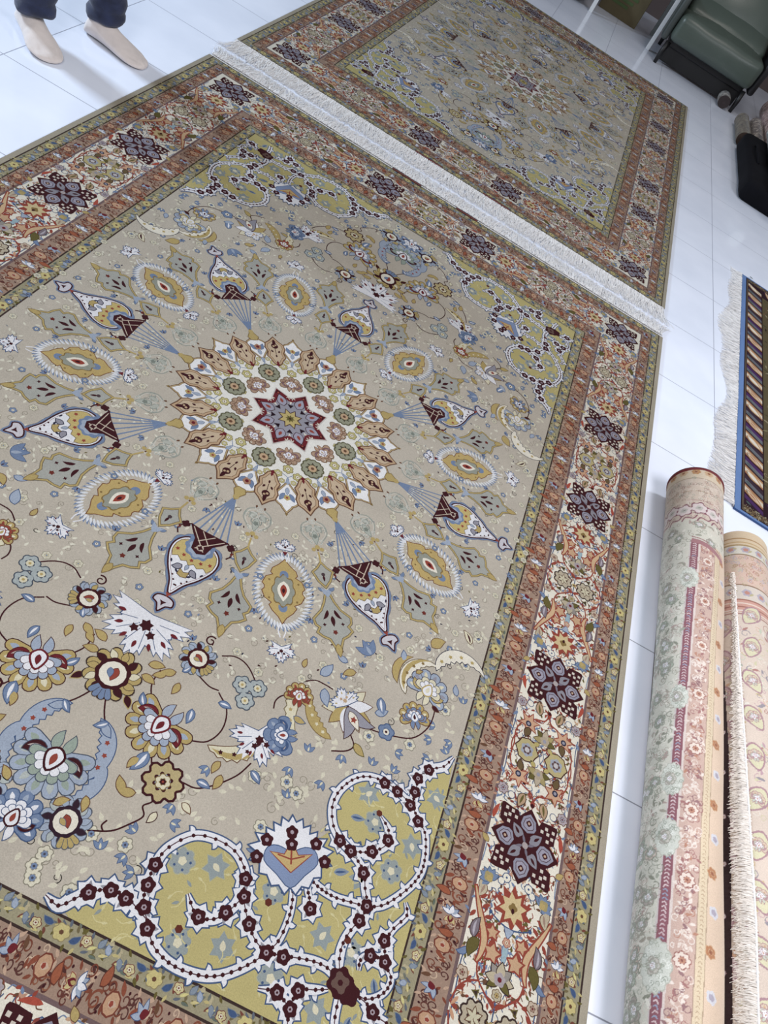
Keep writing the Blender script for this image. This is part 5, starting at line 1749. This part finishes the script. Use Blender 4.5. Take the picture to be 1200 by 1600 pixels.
a1_, a2_ = (-1.735, 1.205), (-1.575, 1.455)
bv = [(-1.68, 1.32, .93), (-1.69, 1.32, 1.12), (-1.69, 1.32, 1.32), (-1.68, 1.32, 1.45), (-1.67, 1.32, 1.53), (-1.64, 1.32, 1.62), (-1.63, 1.32, 1.70),
      (-1.70, 1.24, .90), (-1.71, 1.205, .50), (a1_[0], a1_[1], .09),
      (-1.67, 1.41, .90), (-1.64, 1.435, .50), (a2_[0], a2_[1], .09),
      (-1.69, 1.14, 1.42), (-1.70, 1.08, 1.14), (-1.64, 1.07, .90), (-1.61, 1.07, .82),
      (-1.69, 1.50, 1.42), (-1.70, 1.56, 1.14), (-1.64, 1.57, .90), (-1.61, 1.57, .82)]
be = [(0, 1), (1, 2), (2, 3), (3, 4), (4, 5), (5, 6), (0, 7), (7, 8), (8, 9), (0, 10), (10, 11), (11, 12), (3, 13), (13, 14), (14, 15), (15, 16), (3, 17), (17, 18), (18, 19), (19, 20)]
br = [.13, .115, .13, .08, .055, .085, .07, .085, .055, .024, .085, .055, .024, .055, .042, .03, .035, .055, .042, .03, .035]
# feet of the body run inside the socks
fd1, fd2 = Vector((.20, -.15, 0)).normalized(), Vector((.27, -.012, 0)).normalized()
for (ax, ay), fd, k in ((a1_, fd1, 9), (a2_, fd2, 12)):
    bv += [(ax + fd.x * .07, ay + fd.y * .07, .035), (ax + fd.x * .15, ay + fd.y * .15, .022)]
    br += [.016, .010]
    n_ = len(bv)
    be += [(k, n_ - 2), (n_ - 2, n_ - 1)]
skinned('body', bv, be, br, 0, SKIN, pr)
jv = [(-1.68, 1.32, .95), (-1.68, 1.32, 1.02), (-1.70, 1.24, .86), (-1.71, 1.205, .50), (a1_[0] + .012, a1_[1] + .01, .20), (a1_[0] + .018, a1_[1] + .012, .150),
      (-1.67, 1.41, .86), (-1.64, 1.435, .50), (a2_[0] + .008, a2_[1] + .01, .20), (a2_[0] + .010, a2_[1] + .012, .150)]
skinned('jeans', jv, [(0, 1), (0, 2), (2, 3), (3, 4), (4, 5), (0, 6), (6, 7), (7, 8), (8, 9)], [.15, .14, .105, .072, .064, .062, .105, .072, .064, .062], 0, DENIM, pr)
skinned('shirt', [(-1.68, 1.32, .90), (-1.69, 1.32, 1.12), (-1.69, 1.32, 1.33), (-1.68, 1.32, 1.46), (-1.69, 1.14, 1.40), (-1.70, 1.09, 1.20), (-1.69, 1.50, 1.40), (-1.70, 1.55, 1.20)],
        [(0, 1), (1, 2), (2, 3), (2, 4), (4, 5), (2, 6), (6, 7)], [.17, .145, .165, .10, .085, .07, .085, .07], 0, mat('grey cotton shirt', (120, 122, 130), .9), pr)
bm = lump(.088, .088, .10, 2, .02, 3, False)
ob = bmo('hair', bm, mat('dark hair', (30, 24, 22), .7), pr, True)
ob.location = Vector((-1.65, 1.32, 1.70)) - O


def cuff(cx, cy, seed, rx=.068, ry=.058):
    """rolled and rumpled denim turn-up round the ankle"""
    rn = random.Random(seed)
    bm = bmesh.new()
    rings = []
    prof = [(.80, .092), (.98, .088), (1.08, .100), (1.10, .118), (1.02, .130), (1.06, .142), (1.12, .160), (1.06, .176), (1.00, .188), (1.08, .202), (1.06, .225), (.98, .245), (1.00, .27), (.98, .30)]
    ph = [rn.random() * 6 for _ in range(6)]
    for k, (s, z) in enumerate(prof):
        ring = []
        for i in range(40):
            a = 2 * PI * i / 40
            q = s * (1 + .035 * math.sin(2 * a + ph[0] + k * .7) + .02 * math.sin(5 * a + ph[1] + k) + .012 * math.sin(9 * a + ph[2] - k * 1.7))
            zz = z + .010 * math.sin(a + ph[3]) + .004 * math.sin(3 * a + ph[4] + k)
            ring.append(bm.verts.new((cx + rx * q * math.cos(a) - O.x, cy + ry * q * math.sin(a) - O.y, zz)))
        rings.append(ring)
    for r0, r1 in zip(rings, rings[1:]):
        for i in range(40):
            bm.faces.new((r0[i], r0[(i + 1) % 40], r1[(i + 1) % 40], r1[i]))
    return bm


bmo('rolled_cuff', cuff(a1_[0] + .022, a1_[1] - .006, 1, .072, .062), DENIM, pr, True)
bmo('rolled_cuff', cuff(a2_[0] + .004, a2_[1] + .012, 2, .072, .062), DENIM, pr, True)


def sock(ax, ay, fd, side):
    """sock on a foot: sections along the foot and up the ankle, toes as a soft edge"""
    sd = Vector((-fd.y, fd.x, 0)) * side        # towards the inner side of the foot
    bm = bmesh.new()
    secs = []
    HS = 1.12
    # (distance from ankle, half width, height, lateral shift)
    prof = [(-.066, .012, .030, 0), (-.060, .026, .055, 0), (-.045, .034, .085, 0), (-.02, .037, .105, 0), (.01, .038, .100, 0), (.04, .039, .086, .001), (.075, .042, .068, .003), (.11, .046, .052, .004),
            (.14, .049, .040, .004), (.165, .049, .032, .005), (.185, .045, .026, .008), (.206, .039, .022, .009), (.221, .028, .017, .012), (.229, .012, .011, .014)]
    N = 28
    for (d, wv, h, sh) in prof:
        h *= HS
        ring = []
        for i in range(N):
            a = 2 * PI * i / N
            cx_, sz_ = math.cos(a), math.sin(a)
            x = math.copysign(abs(cx_) ** .8, cx_) * wv * 1.36
            if sz_ < 0:
                z = h * .38 + sz_ * h * .38
            else:
                ridge = 1 - .30 * abs(cx_) ** 1.2
                z = h * .38 + sz_ * h * .62 * ridge
                x *= 1 - .25 * sz_ * (h > .06)
            toe = 0
            if d > .18:
                z += .0022 * math.cos(x * 300) * (1 if sz_ > 0 else 0)
            p = Vector((ax, ay, 0)) + fd * d + sd * (x + sh) + Vector((0, 0, z + .002)) - O
            ring.append(bm.verts.new(p))
        secs.append(ring)
    for r0, r1 in zip(secs, secs[1:]):
        for i in range(N):
            bm.faces.new((r0[i], r0[(i + 1) % N], r1[(i + 1) % N], r1[i]))
    bm.faces.new(secs[0][::-1])
    bm.faces.new(secs[-1])
    # ankle tube
    prev = None
    for z, s in ((.045, .9), (.07, .98), (.09, .98), (.11, .86), (.13, .78), (.15, .74)):
        ring = [bm.verts.new(Vector((ax, ay, z)) + fd * (.046 * s * math.cos(2 * PI * i / N) - .008) + sd * .042 * s * math.sin(2 * PI * i / N) - O) for i in range(N)]
        if prev:
            for i in range(N):
                bm.faces.new((prev[i], prev[(i + 1) % N], ring[(i + 1) % N], ring[i]))
        else:
            bm.faces.new(ring[::-1])
        prev = ring
    bm.faces.new(prev)
    bmesh.ops.recalc_face_normals(bm, faces=bm.faces)
    ob = bmo('sock', bm, SOCK, pr, True)
    rm = ob.modifiers.new('remesh', 'REMESH')
    rm.mode = 'VOXEL'
    rm.voxel_size = .004
    rm.use_smooth_shade = True
    sm = ob.modifiers.new('smooth', 'SMOOTH')
    sm.iterations = 6
    return ob


sock(a1_[0], a1_[1], fd1, 1)
sock(a2_[0], a2_[1], fd2, -1)
